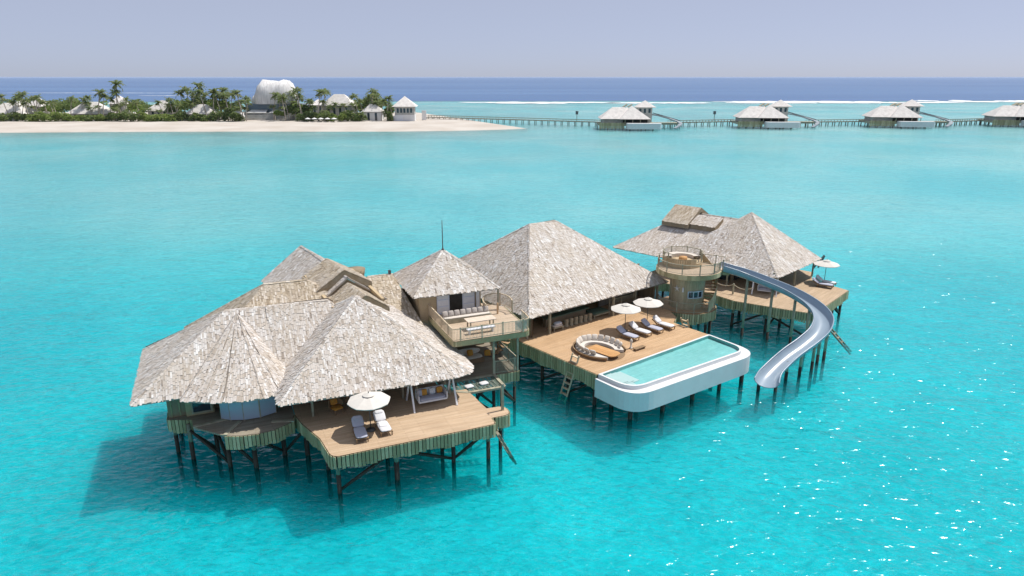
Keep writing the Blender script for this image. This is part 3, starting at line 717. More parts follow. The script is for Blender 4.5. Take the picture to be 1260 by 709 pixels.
# ================================================================== ROUND STAIR TOWER
RT = thing('round_tower', 'round boarded stair tower with starfish wall ornament and circular lookout deck', 'tower', (18.95, 70.6, 0))
mb = MB()
for k in range(46):
    a = 360 * k / 46; p = arc(0, 0, 1.82, a, a, 1)[0]; mb.box((p[0], p[1], 5.2), (.235, .06, 4.3), R(a + 90))
mb.tube([(0, 0, D), (0, 0, 7.3)], 1.78, 40); mb.build('drum', OLIVE, RT)
ringp = [(x, y) for x, y in arc(0, 0, 3.15, 0, 360, 48)][:-1]
MB().prism(ringp, D - .12, D + .002).build('walkway', DECK, RT)
fascia(RT, arc(0, 0, 3.15, -200, 60, 50), drop=1.05)
railing(RT, arc(0, 0, 3.05, -190, 10, 30), D, 1.1, bal=.09, mesh=.014)
mb = MB()
for k in range(3):
    a = -92 + k * 17; p0 = arc(0, 0, 1.93, a - 6.5, a + 6.5, 3)
    for u, v in zip(p0, p0[1:]): mb.beam((*u, 5.0), (*v, 5.0), .04, .62)
wd_ = mb.build('window', GLASS, RT)
mb = MB()
for z in (4.65, 5.35):
    p0 = arc(0, 0, 1.95, -101, -51, 10)
    for u, v in zip(p0, p0[1:]): mb.beam((*u, z), (*v, z), .08, .1)
for k in range(4): p = arc(0, 0, 1.95, -100.5 + k * 16.4, 0, 1)[0]; mb.beam((*p, 4.65), (*p, 5.35), .1)
mb.build('window_frame', mat_plain('pale_blue_paint', (.45, .55, .62), .5), wd_)
# starfish relief
sf = MB(); ca_ = R(-137); ctr = Vector((1.93 * math.cos(ca_), 1.93 * math.sin(ca_), 5.55)); tx = Vector((-math.sin(ca_), math.cos(ca_), 0)); nx = Vector((math.cos(ca_), math.sin(ca_), 0))
pts = []
for k in range(10):
    r_ = .42 if k % 2 == 0 else .12; a = R(90 + 36 * k + 8); pts.append(ctr + tx * r_ * math.cos(a) + Vector((0, 0, 1)) * r_ * math.sin(a) + nx * .02)
sf.add(pts + [ctr + nx * .12], [(k, (k + 1) % 10, 10) for k in range(10)]); sf.build('starfish', PLAST, RT)
a = R(-117); MB().box((1.93 * math.cos(a), 1.93 * math.sin(a), 5.5), (.16, .12, .5), a + R(90)).build('wall_lamp', PAINT, RT)
# outside stair
st = MB(); NS = 16
for k in range(NS):
    a0 = -55 + k * 6.7; z = D + .26 + k * .262
    p0 = arc(0, 0, 3.0, a0, a0 + 8, 2); p1 = arc(0, 0, 1.9, a0 + 8, a0, 2); st.prism(p0 + p1, z - .07, z)
st.build('stair', DECK, RT)
hel = [(*arc(0, 0, 3.05, -55 + k * 4.5, 0, 1)[0], D + .2 + k * .176) for k in range(25)]
mb = MB()
for a, b in zip(hel, hel[1:]):
    mb.hexa([(a[0], a[1], a[2] - .35), (b[0], b[1], b[2] - .35), (b[0] * 1.015, b[1] * 1.015, b[2] - .35), (a[0] * 1.015, a[1] * 1.015, a[2] - .35), (a[0], a[1], a[2] + .95), (b[0], b[1], b[2] + .95), (b[0] * 1.015, b[1] * 1.015, b[2] + .95), (a[0] * 1.015, a[1] * 1.015, a[2] + .95)])
mb.build('stair_balustrade', TANW, RT)
# top deck
topc = arc(0, 0, 3.35, 18, 342, 44)
ext = [(4.0, -1.15), (4.0, .35)]
MB().prism([*topc, (3.4, -1.15), *ext, (3.4, .35)], 7.02, 7.5).build('top_deck', bpy.data.materials['pale_plank'], RT)
mb = MB()
for a, b in zip(topc, topc[1:]): mb.beam((a[0] * 1.012, a[1] * 1.012, 7.24), (b[0] * 1.012, b[1] * 1.012, 7.24), .07, .5)
mb.beam((3.3, -1.2, 7.24), (4.05, -1.2, 7.24), .07, .5); mb.build('deck_edge', FAS, RT)
railing(RT, arc(0, 0, 3.28, 150, 338, 34) , 7.5, 1.05); railing(RT, [(3.3, -1.1), (3.98, -1.1)], 7.5, 1.05, bal=.3)
railing(RT, [(1.6, 1.9), (3.3, .9), (4.0, .3)], 7.5, 1.05, bal=.3)
mb = MB(); mb.tube([(-.35, 1.5, 7.5), (-.35, 1.5, 8.0)], 2.15, 36); mb.build('lounge_drum', TANW, RT)
railing(RT, [(x - .35, y + 1.5) for x, y in arc(0, 0, 2.1, -35, 235, 34)], 8.0, .95, bal=.12)
mb = MB()
for k in range(22):
    a = 160 + k * 6.5; p = arc(-.35, 1.5, 2.12, a, a, 1)[0]; mb.box((p[0], p[1], 8.0), (.22, .05, 1.0), R(a + 90))
mb.build('drum_boards', TANW, RT)
piles(RT, [arc(0, 0, 2.7, a, a, 1)[0] for a in (-130, -90, -50, -10, 40, 100, 170)], D - .12)

# ================================================================== FAR PAVILION
Fv = thing('overwater_villa', 'far right pavilion under a broad grey shingled roof with a raised sliding roof panel', 'villa', FF.loc(), FF.a)
fp = (7.6, 7.1, 11.0)
oF = [(0, 0, ze), (11.9, -.45, ze), (14.8, 2.5, ze), (14.8, 12, ze), (12, 14.5, ze), (0, 14.5, ze)]
roof(Fv, oF, [fp] * 6, [(oF[0], fp), (oF[1], fp), (oF[2], fp)])
f1, f2 = (8.0, 8, 9.85), (8.0, 15.5, 9.85)
oG = [(-.9, 5.0, ze), (16, 5.0, ze), (16, 21.8, ze), (-.6, 21.8, ze)]
roof(Fv, oG, [f1, f1, f2, f2], [(oG[3], f2), (f1, f2)])
pn = MB(); f = [(4.4, 13.9, 8.95), (4.4, 17.7, 8.95), (7.7, 17.7, 10.7), (7.7, 13.9, 10.7)]; g_ = [(11, 13.9, 8.95), (11, 17.7, 8.95), (7.7, 17.7, 10.7), (7.7, 13.9, 10.7)]
shingle_face(pn, f); shingle_face(pn, g_); rp = pn.build('roof_panel', SHT, Fv)
un = MB()
for k in (f, g_): un.hexa([(x, y, z - .55) for x, y, z in k] + [(x, y, z - .01) for x, y, z in k])
un.build('panel_edge', BRN, rp)
pn = MB(); f = [(4.9, 10.4, 9.0), (4.9, 13.9, 9.0), (7.0, 13.9, 9.9), (7.0, 10.4, 9.9)]; shingle_face(pn, f)
rp = pn.build('roof_panel', SH, Fv); MB().hexa([(x, y, z - .6) for x, y, z in f] + [(x, y, z - .01) for x, y, z in f]).build('panel_edge', BRN, rp)
fl = rounded([(-3.4, 16), (-3.6, 6), (-4.3, 2.8), (-3.1, -3.5), (-2.6, -5.3), (8.4, -5.1), (9.8, -.5)], [0, 1, 1, .5, .6, .2, 0])
MB().prism(fl + [(13.5, 1), (13.5, 16)], D - .14, D).build('deck', mat_planks('far_plank', (.50, .37, .24), (.58, .44, .30), (.18, .13, .09), .14, 3.2), Fv)
fascia(Fv, fl, drop=1.05)
mb = MB(); mb.box2((2.5, 6.5, D), (13, 14, ze + .8)); mb.build('wall', WALL, Fv)
for k in range(4):
    d_ = MB().box((2.44, 7.5 + k * 1.9, D + 1.15), (.06, 1.6, 2.2)).build('sliding_door', GLASS, Fv)
    MB().box((2.4, 8.45 + k * 1.9, D + 1.15), (.1, .14, 2.3)).build('door_frame', POST, d_)
for k in range(4):
    MB().box((4 + k * 2.3, 6.44, D + 1.15), (1.9, .06, 2.2)).build('sliding_door', GLASS, Fv)
posts(Fv, [(.4, .6), (.2, 6), (.2, 11), (6, .3), (11.5, .2), (13.6, 3)], D, ze + .4, .17)
MB().beam((11.6, .2, 4.3), (13.4, -.3, 5.7), .15).build('eave_brace', METAL, Fv); MB().beam((12.4, -.1, 4.3), (13.6, -.3, 5.6), .15).build('eave_brace', METAL, Fv)
rp_ = [(-2.1, 9.2), (-2.1, 6.6), (-2.15, 4.05), (-1.9, 1.9)]
for p in rp_[:3]: MB().beam((*p, D), (*p, D + 1.25), .15).build('rope_post', POST, Fv)
for a, b in zip(rp_, rp_[1:]):
    MB().tube([(a[0] + (b[0] - a[0]) * t, a[1] + (b[1] - a[1]) * t, D + 1.15 - 1.4 * t * (1 - t)) for t in [i / 8 for i in range(9)]], .045, 6).build('rope', ROPE, Fv, True)
piles(Fv, [(-4, 3), (-3.3, 6.5), (-3.2, 10), (-3.2, 14), (-3.2, -.5), (-2.3, -4.7), (1.5, -4.7), (5, -4.7), (8, -4.6), (9, -1.2), (-.5, -1), (3, -1), (0, 4), (0, 9), (5, 3), (-.5, 14)], D - .12)
braces(Fv, [((-3.2, -.5, 2.3), (-2.3, -4.7, .4)), ((-3.2, -.5, .4), (-.5, -1, 2.4)), ((-2.3, -4.7, .4), (1.5, -4.7, 2.4)), ((8, -4.6, .4), (9, -1.2, 2.4)), ((-4, 3, .4), (-3.2, -.5, 2.4)), ((5, -4.7, 2.4), (8, -4.6, .5))])
ladder('ladder', 'small wooden swim ladder going into the water behind the slide bend', FF.w(-2.0, -5.5, 3.0), FF.w(-1.3, -9.0, -.5), (FF.w(1, .2)[0] - FF.x, FF.w(1, .2)[1] - FF.y, 0), 9, PILE)

# ================================================================== WATER SLIDE
SL = thing('water_slide', 'long curving blue grey water slide on wooden posts ending above the sea', 'slide', (22.5, 55.0, 0))
key = [(22.3, 69.85, 7.75), (24.5, 69.4, 7.15), (26.7, 68.2, 6.5), (28.8, 66.7, 5.8), (30.1, 64.7, 5.1), (30.3, 62.7, 4.5), (29.3, 60.8, 3.9), (27.6, 59.3, 3.3), (25.7, 58.0, 2.7), (24.2, 56.9, 2.1), (23.0, 55.8, 1.6), (22.3, 54.7, 1.25)]
def spline(K, n):
    out = []
    for i in range(len(K) - 1):
        p0, p1, p2, p3 = [Vector(K[max(0, min(len(K) - 1, i + d))]) for d in (-1, 0, 1, 2)]
        for k in range(n):
            t = k / n; out.append(.5 * ((2 * p1) + (p2 - p0) * t + (2 * p0 - 5 * p1 + 4 * p2 - p3) * t * t + (3 * p1 - p0 - 3 * p2 + p3) * t ** 3))
    out.append(Vector(K[-1])); return out
pth = [p - Vector((22.5, 55.0, 0)) for p in spline(key, 6)]
rings = []; rimL = []; rimR = []
for i, p in enumerate(pth):
    d = (pth[min(i + 1, len(pth) - 1)] - pth[max(i - 1, 0)]); d2 = Vector((d.x, d.y, 0)).normalized(); sd_ = Vector((d2.y, -d2.x, 0))
    fl_ = 1.0 + .22 * max(0, (i - len(pth) + 9) / 9); w_ = .84 * fl_; r = []
    for k in range(13):
        a = math.pi + math.pi * k / 12; x = w_ * math.cos(a); z = .72 * math.sin(a) * (1 if fl_ == 1 else 1 / fl_) + .32
        r.append(p + sd_ * x + Vector((0, 0, z)))
    for k in range(13):
        a = 2 * math.pi - math.pi * k / 12; x = (w_ + .07) * math.cos(a); z = .80 * math.sin(a) * (1 if fl_ == 1 else 1 / fl_) + .33
        r.append(p + sd_ * x + Vector((0, 0, z)))
    rings.append(r); rimL.append(p - sd_ * (w_ + .035) + Vector((0, 0, .33))); rimR.append(p + sd_ * (w_ + .035) + Vector((0, 0, .33)))
mb = MB(); mb.loft(rings); n_ = 26; mb.add(rings[0], [tuple(range(n_))]); mb.add(rings[-1], [tuple(reversed(range(n_)))])
mb.build('chute', SLIDE, SL, True)
for rm in (rimL, rimR): MB().tube(rm, .065, 6).build('rim', SLIDE, SL, True)
for (x, y) in [(24.9, 69.2), (27.2, 68.0), (29.1, 66.6), (29.9, 64.9), (25.3, 57.8), (27.0, 58.9), (28.7, 60.2), (29.9, 61.8), (22.0, 55.6), (23.5, 55.5), (30.9, 62.6)]:
    x -= 22.5; y -= 55; z = min(pth, key=lambda p: (p.x - x) ** 2 + (p.y - y) ** 2).z - .45
    p_ = MB().tube([(x, y, 1.1), (x, y, z)], .15, 8).build('support_post', POST, SL, True); MB().tube([(x, y, -2.3), (x, y, 1.103)], .16, 8).build('wet_base', WET, p_, True)

# ================================================================== FURNITURE
def make_lounger(cush, towel=False):
    t = thing('sun_lounger', '', 'sun lounger', group='sun loungers on the villa decks')
    f = MB()
    for x in (-.4, .4): f.beam((x, -1.15, .3), (x, .45, .3), .06, .08); f.beam((x, .45, .3), (x, 1.1, .72), .06, .08)
    for k in range(8): f.beam((-.4, -1.1 + k * .21, .33), (.4, -1.1 + k * .21, .33), .1, .025)
    for k in range(4): f.beam((-.4, .55 + k * .16, .39 + k * .1), (.4, .55 + k * .16, .39 + k * .1), .1, .025)
    f.build('frame', WICK, t)
    for x in (-.38, .38):
        for y in (-1.05, .5): MB().beam((x, y, 0), (x, y, .3), .07).build('leg', WICK, t)
    MB().cushion((0, -.35, .42), (.82, 1.62, .17), None).build('seat_cushion', cush, t, True)
    MB().cushion((0, .78, .68), (.82, .88, .16), Matrix.Rotation(R(33), 3, 'X')).build('back_cushion', cush, t, True)
    MB().cushion((0, .98, .90), (.6, .3, .13), Matrix.Rotation(R(33), 3, 'X')).build('head_pillow', FABW if cush is FABW else cush, t, True)
    return t
lg = make_lounger(FAB); lw = make_lounger(FABW)
sg_, sw_ = snap(lg), snap(lw)
lg.location = FP.w(8.15, 4.15, D); lg.rotation_euler.z = FP.a + R(5); lg['label'] = 'leftmost grey cushioned lounger of the row of four on the pool deck'
lw.location = FP.w(9.95, 4.2, D); lw.rotation_euler.z = FP.a + R(5); lw['label'] = 'white cushioned lounger between the two grey ones on the pool deck'
dup(sg_, FP.w(11.5, 4.05, D), FP.a + R(5), 'grey cushioned lounger between the two white ones on the pool deck')
dup(sw_, FP.w(13.1, 3.95, D), FP.a + R(6), 'white cushioned lounger at the right end of the row on the pool deck')
dup(sg_, FA.w(2.25, 2.15, D), FA.a + R(-2), 'blue grey lounger half in the parasol shadow on the left sun deck')
l6 = dup(sw_, FA.w(3.9, 2.4, D), FA.a + R(2), 'white lounger with a towel on its seat on the left sun deck')
dup(sg_, FF.w(7.7, -2.4, D), FF.a + R(8), 'grey lounger nearer the slide on the far pavilion deck')
dup(sw_, FF.w(9.0, -2.3, D), FF.a + R(0), 'white lounger under the parasol on the far pavilion deck', )
tw = MB(); tw.hexa([(-.3, -.5, .508), (.2, -.6, .508), (.25, .1, .508), (-.25, .15, .508), (-.3, -.5, .53), (.2, -.6, .53), (.25, .1, .53), (-.25, .15, .53)])
tag(tw.build('towel', FABW, None, False, FA.w(3.9, 2.4, D), FA.a), 'folded white towel lying on the white lounger of the left sun deck', 'towel')

def make_parasol():
    t = thing('parasol', '', 'parasol', group='cream parasols on the villa decks'); n = 8
    MB().tube([(0, 0, .06), (0, 0, 2.85)], .035, 8).build('pole', METAL, t, True)
    MB().tube([(0, 0, 0), (0, 0, .09)], [.34, .3], 20).build('base', METAL, t, True)
    mb = MB(); rg = []
    for (r_, z) in ((1.5, 2.26), (1.5, 2.31), (1.1, 2.46), (.6, 2.62), (.3, 2.70)):
        ring_ = []
        for k in range(n * 2):
            rr = r_ if k % 2 == 0 else r_ * .945; zz = z if k % 2 == 0 else z - .02; a = R(180 / n * k + 11)
            ring_.append((rr * math.cos(a), rr * math.sin(a), zz))
        rg.append(ring_)
    mb.loft(rg); mb.build('canopy', CANV, t)
    mb = MB(); mb.loft([[(.42 * math.cos(R(22.5 * k)), .42 * math.sin(R(22.5 * k)), 2.73) for k in range(16)], [(.06 * math.cos(R(22.5 * k)), .06 * math.sin(R(22.5 * k)), 2.88) for k in range(16)]]); mb.build('vent', CANV, t)
    MB().tube([(0, 0, 2.84), (0, 0, 2.97)], [.04, .03], 8).build('finial', METAL, t, True)
    for k in range(n):
        a = R(360 / n * k + 11); MB().beam((.05 * math.cos(a), .05 * math.sin(a), 2.69), (1.44 * math.cos(a), 1.44 * math.sin(a), 2.27), .025).build('rib', METAL, t)
    return t
pa = make_parasol(); sp_ = snap(pa)
pa.location = FA.w(3.1, 2.6, D); pa.rotation_euler.z = .2; pa['label'] = 'cream parasol over the loungers on the left sun deck'
dup(sp_, FP.w(9.35, 5.6, D), .1, 'left cream parasol behind the loungers on the pool deck')
dup(sp_, FP.w(12.45, 5.5, D), .3, 'right cream parasol in front of the round tower on the pool deck')
dup(sp_, FF.w(9.7, -1.9, D), 0, 'small looking cream parasol on the far pavilion deck beyond the slide')

def cushion_obj(mat, size, loc, rz, tilt, label, group, lean='X'):
    rot = Matrix.Rotation(R(tilt), 3, 'X'); return tag(MB().cushion((0, 0, 0), size, rot).build('cushion', mat, None, True, loc, rz), label, 'cushion', group)

# swing sofa (left deck) and swing daybed (far deck)
def swing(label, w, loc, rz, dep=2.3):
    t = thing('swing_sofa', label, 'swing seat', loc, rz)
    for x in (-w / 2, w / 2):
        for y in (-dep / 2, dep / 2): MB().beam((x, y, 0), (x * .98, y * .06, 2.35), .12).build('leg', PAINT, t)
    MB().beam((-w / 2 - .1, 0, 2.38), (w / 2 + .1, 0, 2.38), .14).build('top_beam', PAINT, t)
    s_ = w / 2 - .55
    MB().box((0, 0, .4), (2 * s_, 1.0, .12)).build('seat', PAINT, t); MB().box((0, .5, .75), (2 * s_, .07, .7)).build('backrest', PAINT, t)
    MB().cushion((0, -.02, .53), (2 * s_ - .05, .96, .2), None).build('seat_cushion', FAB, t, True)
    for x in (-s_, s_):
        MB().box((x, 0, .68), (.07, 1.0, .5)).build('armrest', PAINT, t)
        for y in (-.42, .42): MB().tube([(x, y, .45), (x, 0, 2.35)], .02, 6).build('hanger', ROPE, t, True)
    return t
swl = FA.w(8.25, 5.0, D); swing('white A-frame swing sofa with orange and grey cushions under the left eave', 3.3, swl, FA.a)
for k, (x, m) in enumerate(((-.85, FAB), (-.5, FABO), (.15, FABW), (.72, FABO))):
    cushion_obj(m, (.5, .5, .18), FA.w(8.25 + x, 5.25, D + .86), FA.a, 72, ['grey cushion at the left end of the swing sofa', 'left orange cushion on the swing sofa', 'pale cushion between the orange ones on the swing sofa', 'right orange cushion on the swing sofa'][k], 'cushions on the swing sofa')
swing('white A-frame swing daybed in the shade of the far pavilion', 2.6, FF.w(.75, 1.6, D), FF.a - R(70), 2.2)

# rattan chair, armchair and small table under the left eave
def lounge_chair(label, cush, shell, loc, rz):
    t = thing('lounge_chair', label, 'chair', loc, rz, 'chairs under the left eave')
    mb = MB(); n = 12; r0 = [(.42 * math.cos(R(a)), .42 * math.sin(R(a)), .36) for a in range(0, 181, 15)]; r1_ = [(.56 * math.cos(R(a)), .52 * math.sin(R(a)), .6 + .55 * math.sin(R(a))) for a in range(0, 181, 15)]
    mb.loft([r0, r1_], False); mb.loft([[(x * 1.1, y * 1.1, z) for x, y, z in r1_], [(x * 1.1, y * 1.1, z) for x, y, z in r0]], False); mb.loft([r1_, [(x * 1.1, y * 1.1, z) for x, y, z in r1_]], False); mb.build('shell', shell, t)
    MB().cushion((0, .0, .42), (.8, .8, .2), None).build('seat_cushion', cush, t, True); MB().cushion((0, .34, .78), (.6, .5, .18), Matrix.Rotation(R(70), 3, 'X')).build('back_cushion', cush, t, True)
    for x in (-.32, .32):
        for y in (-.3, .3): MB().beam((x, y, 0), (x * .9, y * .9, .36), .06).build('leg', shell, t)
    return t
lounge_chair('rattan lounge chair with orange cushion under the left end of the eave', FABO, WICK, FA.w(1.35, 6.2, D), FA.a + .4)
lounge_chair('grey lounge chair behind the parasol under the left eave', FAB, WICK, FA.w(2.6, 6.5, D), FA.a - .3)

# round sunken sofa nest on the pool deck, in world orientation along the pool-deck frame
nc = FP.w(3.8, 3.55, D); nrz = FP.a
NS_ = thing('curved_sofa', 'oval lounge nest with wicker rim and pale seat pads on the pool deck', 'sofa', nc, nrz)
def ell(a, b, a0, a1, n): return [(a * math.cos(R(a0 + (a1 - a0) * k / n)), b * math.sin(R(a0 + (a1 - a0) * k / n))) for k in range(n + 1)]
mb = MB(); o1, i1, o2, i2 = [], [], [], []
for (x, y) in ell(1, 1, -42, 236, 40):
    o1.append((2.1 * x, 2.5 * y, 0.01)); o2.append((2.24 * x, 2.64 * y, .32)); i2.append((2.13 * x, 2.53 * y, .32)); i1.append((2.0 * x, 2.4 * y, .01))
mb.loft([o1, o2, i2, i1], False); mb.build('rim', WICK, NS_)
mb = MB(); s0, s1, s2, s3 = [], [], [], []
for (x, y) in ell(1, 1, -46, 240, 40):
    s0.append((1.98 * x, 2.38 * y, .06)); s1.append((1.96 * x, 2.36 * y, .3)); s2.append((1.15 * x, 1.55 * y, .3)); s3.append((1.13 * x, 1.53 * y, .06))
mb.loft([s0, s1, s2, s3], False); mb.add([s0[0], s1[0], s2[0], s3[0], s0[-1], s1[-1], s2[-1], s3[-1]], [(0, 1, 2, 3), (7, 6, 5, 4)]); mb.build('seat_pad', PADM, NS_)
MB().prism(ell(2.08, 2.48, 0, 350, 40), .002, .035).build('floor', WICK, NS_)
for k in range(15):
    a = -30 + k * 16.6; x, y = 1.78 * math.cos(R(a)), 2.14 * math.sin(R(a)); ca, sa = math.cos(nrz), math.sin(nrz)
    cushion_obj(FABB, (.56, .58, .22), (nc[0] + x * ca - y * sa, nc[1] + x * sa + y * ca, D + .56), nrz + math.atan2(y * .8, x) - R(90) + rnd.uniform(-.16, .16), 66 + rnd.uniform(-9, 9),
                f'beige cushion round the lounge nest, {ORD[14 - k]} from the left end of the row', 'beige cushions round the lounge nest')
tb = thing('coffee_table', 'low teak table with rounded end inside the oval lounge nest', 'table', FP.w(3.45, 2.65, D), nrz + R(97))
MB().prism(rounded([(-1.5, -.72), (1.45, -.72), (1.45, .72), (-1.5, .72)], [.6, .12, .12, .6]), .34, .41).build('table_top', TEAK, tb)
MB().box((0, 0, .19), (1.9, .8, .3)).build('pedestal', WICK, tb)
pd = thing('lantern_stand', 'small pale figure shaped lantern by a tray at the right of the lounge nest', 'lantern', FP.w(6.5, 2.2, D), FP.a)
MB().tube([(0, 0, 0), (0, 0, .08), (0, 0, .1), (0, 0, .6), (0, 0, .75), (0, 0, .95)], [.16, .16, .06, .1, .14, .03], 12).build('body', FABB, pd, True)
MB().box((.05, -.1, .03), (.5, .3, .05)).build('foot', WICK, pd)
ty = thing('side_table', 'low dark slatted tray table beside the lantern on the pool deck', 'table', FP.w(6.9, 1.55, D), FP.a)
MB().box((0, 0, .2), (1.3, .4, .05)).build('table_top', WICK, ty)
for x in (-.55, .55): MB().box((x, 0, .09), (.08, .36, .18)).build('leg', WICK, ty)
# under the big eave: bar counter, stools, benches, daybed
bc = thing('bar_counter', 'long dark green bar counter under the eave of the central pavilion', 'counter', FP.w(6.6, 11.2, D), FP.a)
MB().box((0, 0, 1.0), (5.8, .9, .09)).build('counter_top', FABG, bc); MB().box((0, .1, .48), (5.4, .5, .95)).build('base', WALL, bc)
for k in range(6):
    t = thing('stool', f'turned log stool before the bar counter, {ORD[k]} from the left', 'stool', FP.w(5.75 + k * .62, 10.1 - k * .03, D), 0, 'log stools at the bar')
    MB().tube([(0, 0, 0), (0, 0, .1), (0, 0, .3), (0, 0, .6), (0, 0, .7)], [.24, .25, .19, .24, .22], 12).build('body', POST, t, True)
    MB().tube([(0, 0, .7), (0, 0, .75)], [.22, .2], 12).build('seat', TANW, t, True)
def daybed(label, L, Wd, cush, loc, rz):
    t = thing('daybed', label, 'daybed', loc, rz)
    MB().box((0, 0, .34), (L, Wd, .1)).build('frame', POST, t); MB().cushion((0, 0, .46), (L - .06, Wd - .06, .2), None).build('mattress', cush, t, True)
    for x in (-L / 2 + .1, L / 2 - .1):
        for y in (-Wd / 2 + .1, Wd / 2 - .1): MB().beam((x, y, 0), (x, y, .32), .1).build('leg', POST, t)
    return t
daybed('green daybed right of the log stools under the central eave', 2.4, 1.7, FABG, FP.w(10.6, 10.7, D), FP.a)
daybed('pale wooden bench left of the log stools beside the eave post', 1.3, .7, FABB, FP.w(4.4, 10.0, D), FP.a)
cushion_obj(FABW, (.9, .5, .25), FP.w(4.5, 10.0, D + .66), FP.a, 8, 'white folded pillow on the pale bench by the eave post', None)
# balcony furniture
tb = thing('dining_table', 'pale dining table on the tower balcony', 'table', FA.w(14.0, 9.6, 7.0), FA.a)
MB().box((0, 0, .74), (2.5, 1.1, .07)).build('table_top', mat_plain('pale_wood', (.62, .52, .42), .6), tb)
for x in (-1, 1):
    for y in (-.4, .4): MB().beam((x, y, 0), (x, y, .7), .09).build('leg', POST, tb)
bn = thing('bench', 'long built-in bench along the back of the tower balcony', 'bench', FA.w(13.5, 11.7, 7.0), FA.a)
MB().box((0, 0, .22), (4.4, .75, .4)).build('base', POST, bn); MB().cushion((0, 0, .46), (4.4, .75, .14), None).build('seat_cushion', FABB, bn, True)
for k in range(8):
    cushion_obj(mat_plain('taupe_fabric', (.42, .38, .35), .95, .05) if k == 0 else bpy.data.materials['taupe_fabric'], (.5, .5, .2), FA.w(11.65 + k * .53, 11.85, 7.75), FA.a, 66,
                f'taupe cushion on the balcony bench, {ORD[k]} from the left', 'taupe cushions on the balcony bench')
bn = thing('bench', 'low pale bench in front of the dining table by the balcony railing', 'bench', FA.w(13.6, 8.4, 7.0), FA.a)
MB().box((0, 0, .42), (2.4, .4, .07)).build('seat', PAINT, bn)
for x in (-1, 1): MB().box((x, 0, .2), (.1, .36, .4)).build('leg', PAINT, bn)
# lower lounge
sf_ = thing('lounge_sofa', 'shaded sofa in the open lounge under the tower balcony', 'sofa', FA.w(13.2, 11.2, D), FA.a)
MB().box((0, 0, .22), (3.0, 1.0, .4)).build('base', WICK, sf_); MB().cushion((0, 0, .48), (3.0, 1.0, .2), None).build('seat_cushion', FABB, sf_, True); MB().cushion((0, .45, .8), (3.0, .25, .6), None).build('back_cushion', FABB, sf_, True)
cushion_obj(FABO, (.55, .55, .2), FA.w(13.6, 11.2, D + .85), FA.a, 65, 'left orange cushion in the lounge under the balcony', 'orange cushions under the balcony')
cushion_obj(FABO, (.55, .55, .2), FA.w(14.9, 10.4, D + .95), FA.a - .3, 75, 'right orange cushion by the railing post under the balcony', 'orange cushions under the balcony')
cushion_obj(FABW, (.75, .6, .16), FA.w(11.8, 6.5, D + .05), FA.a + .2, 0, 'left pale pillow lying on the hammock net', 'pillows on the hammock net')
cushion_obj(FABW, (.75, .6, .16), FA.w(13.1, 6.6, D + .05), FA.a + .15, 0, 'right pale pillow lying on the hammock net', 'pillows on the hammock net')
# lookout drum pads
ld = thing('round_sofa', 'pale round lounge pads on the lookout drum of the round tower', 'sofa', (18.6, 72.1, 8.0))
mb = MB(); mb.loft([[(r_ * math.cos(R(a)), r_ * math.sin(R(a)), z) for a in range(0, 181, 12)] for r_, z in ((1.95, .02), (1.95, .38), (1.2, .38), (1.2, .02))], False); mb.build('seat_cushion', FABB, ld)
MB().tube([(0, -.2, 0), (0, -.2, .35)], .45, 16).build('table_top', TEAK, ld, True)

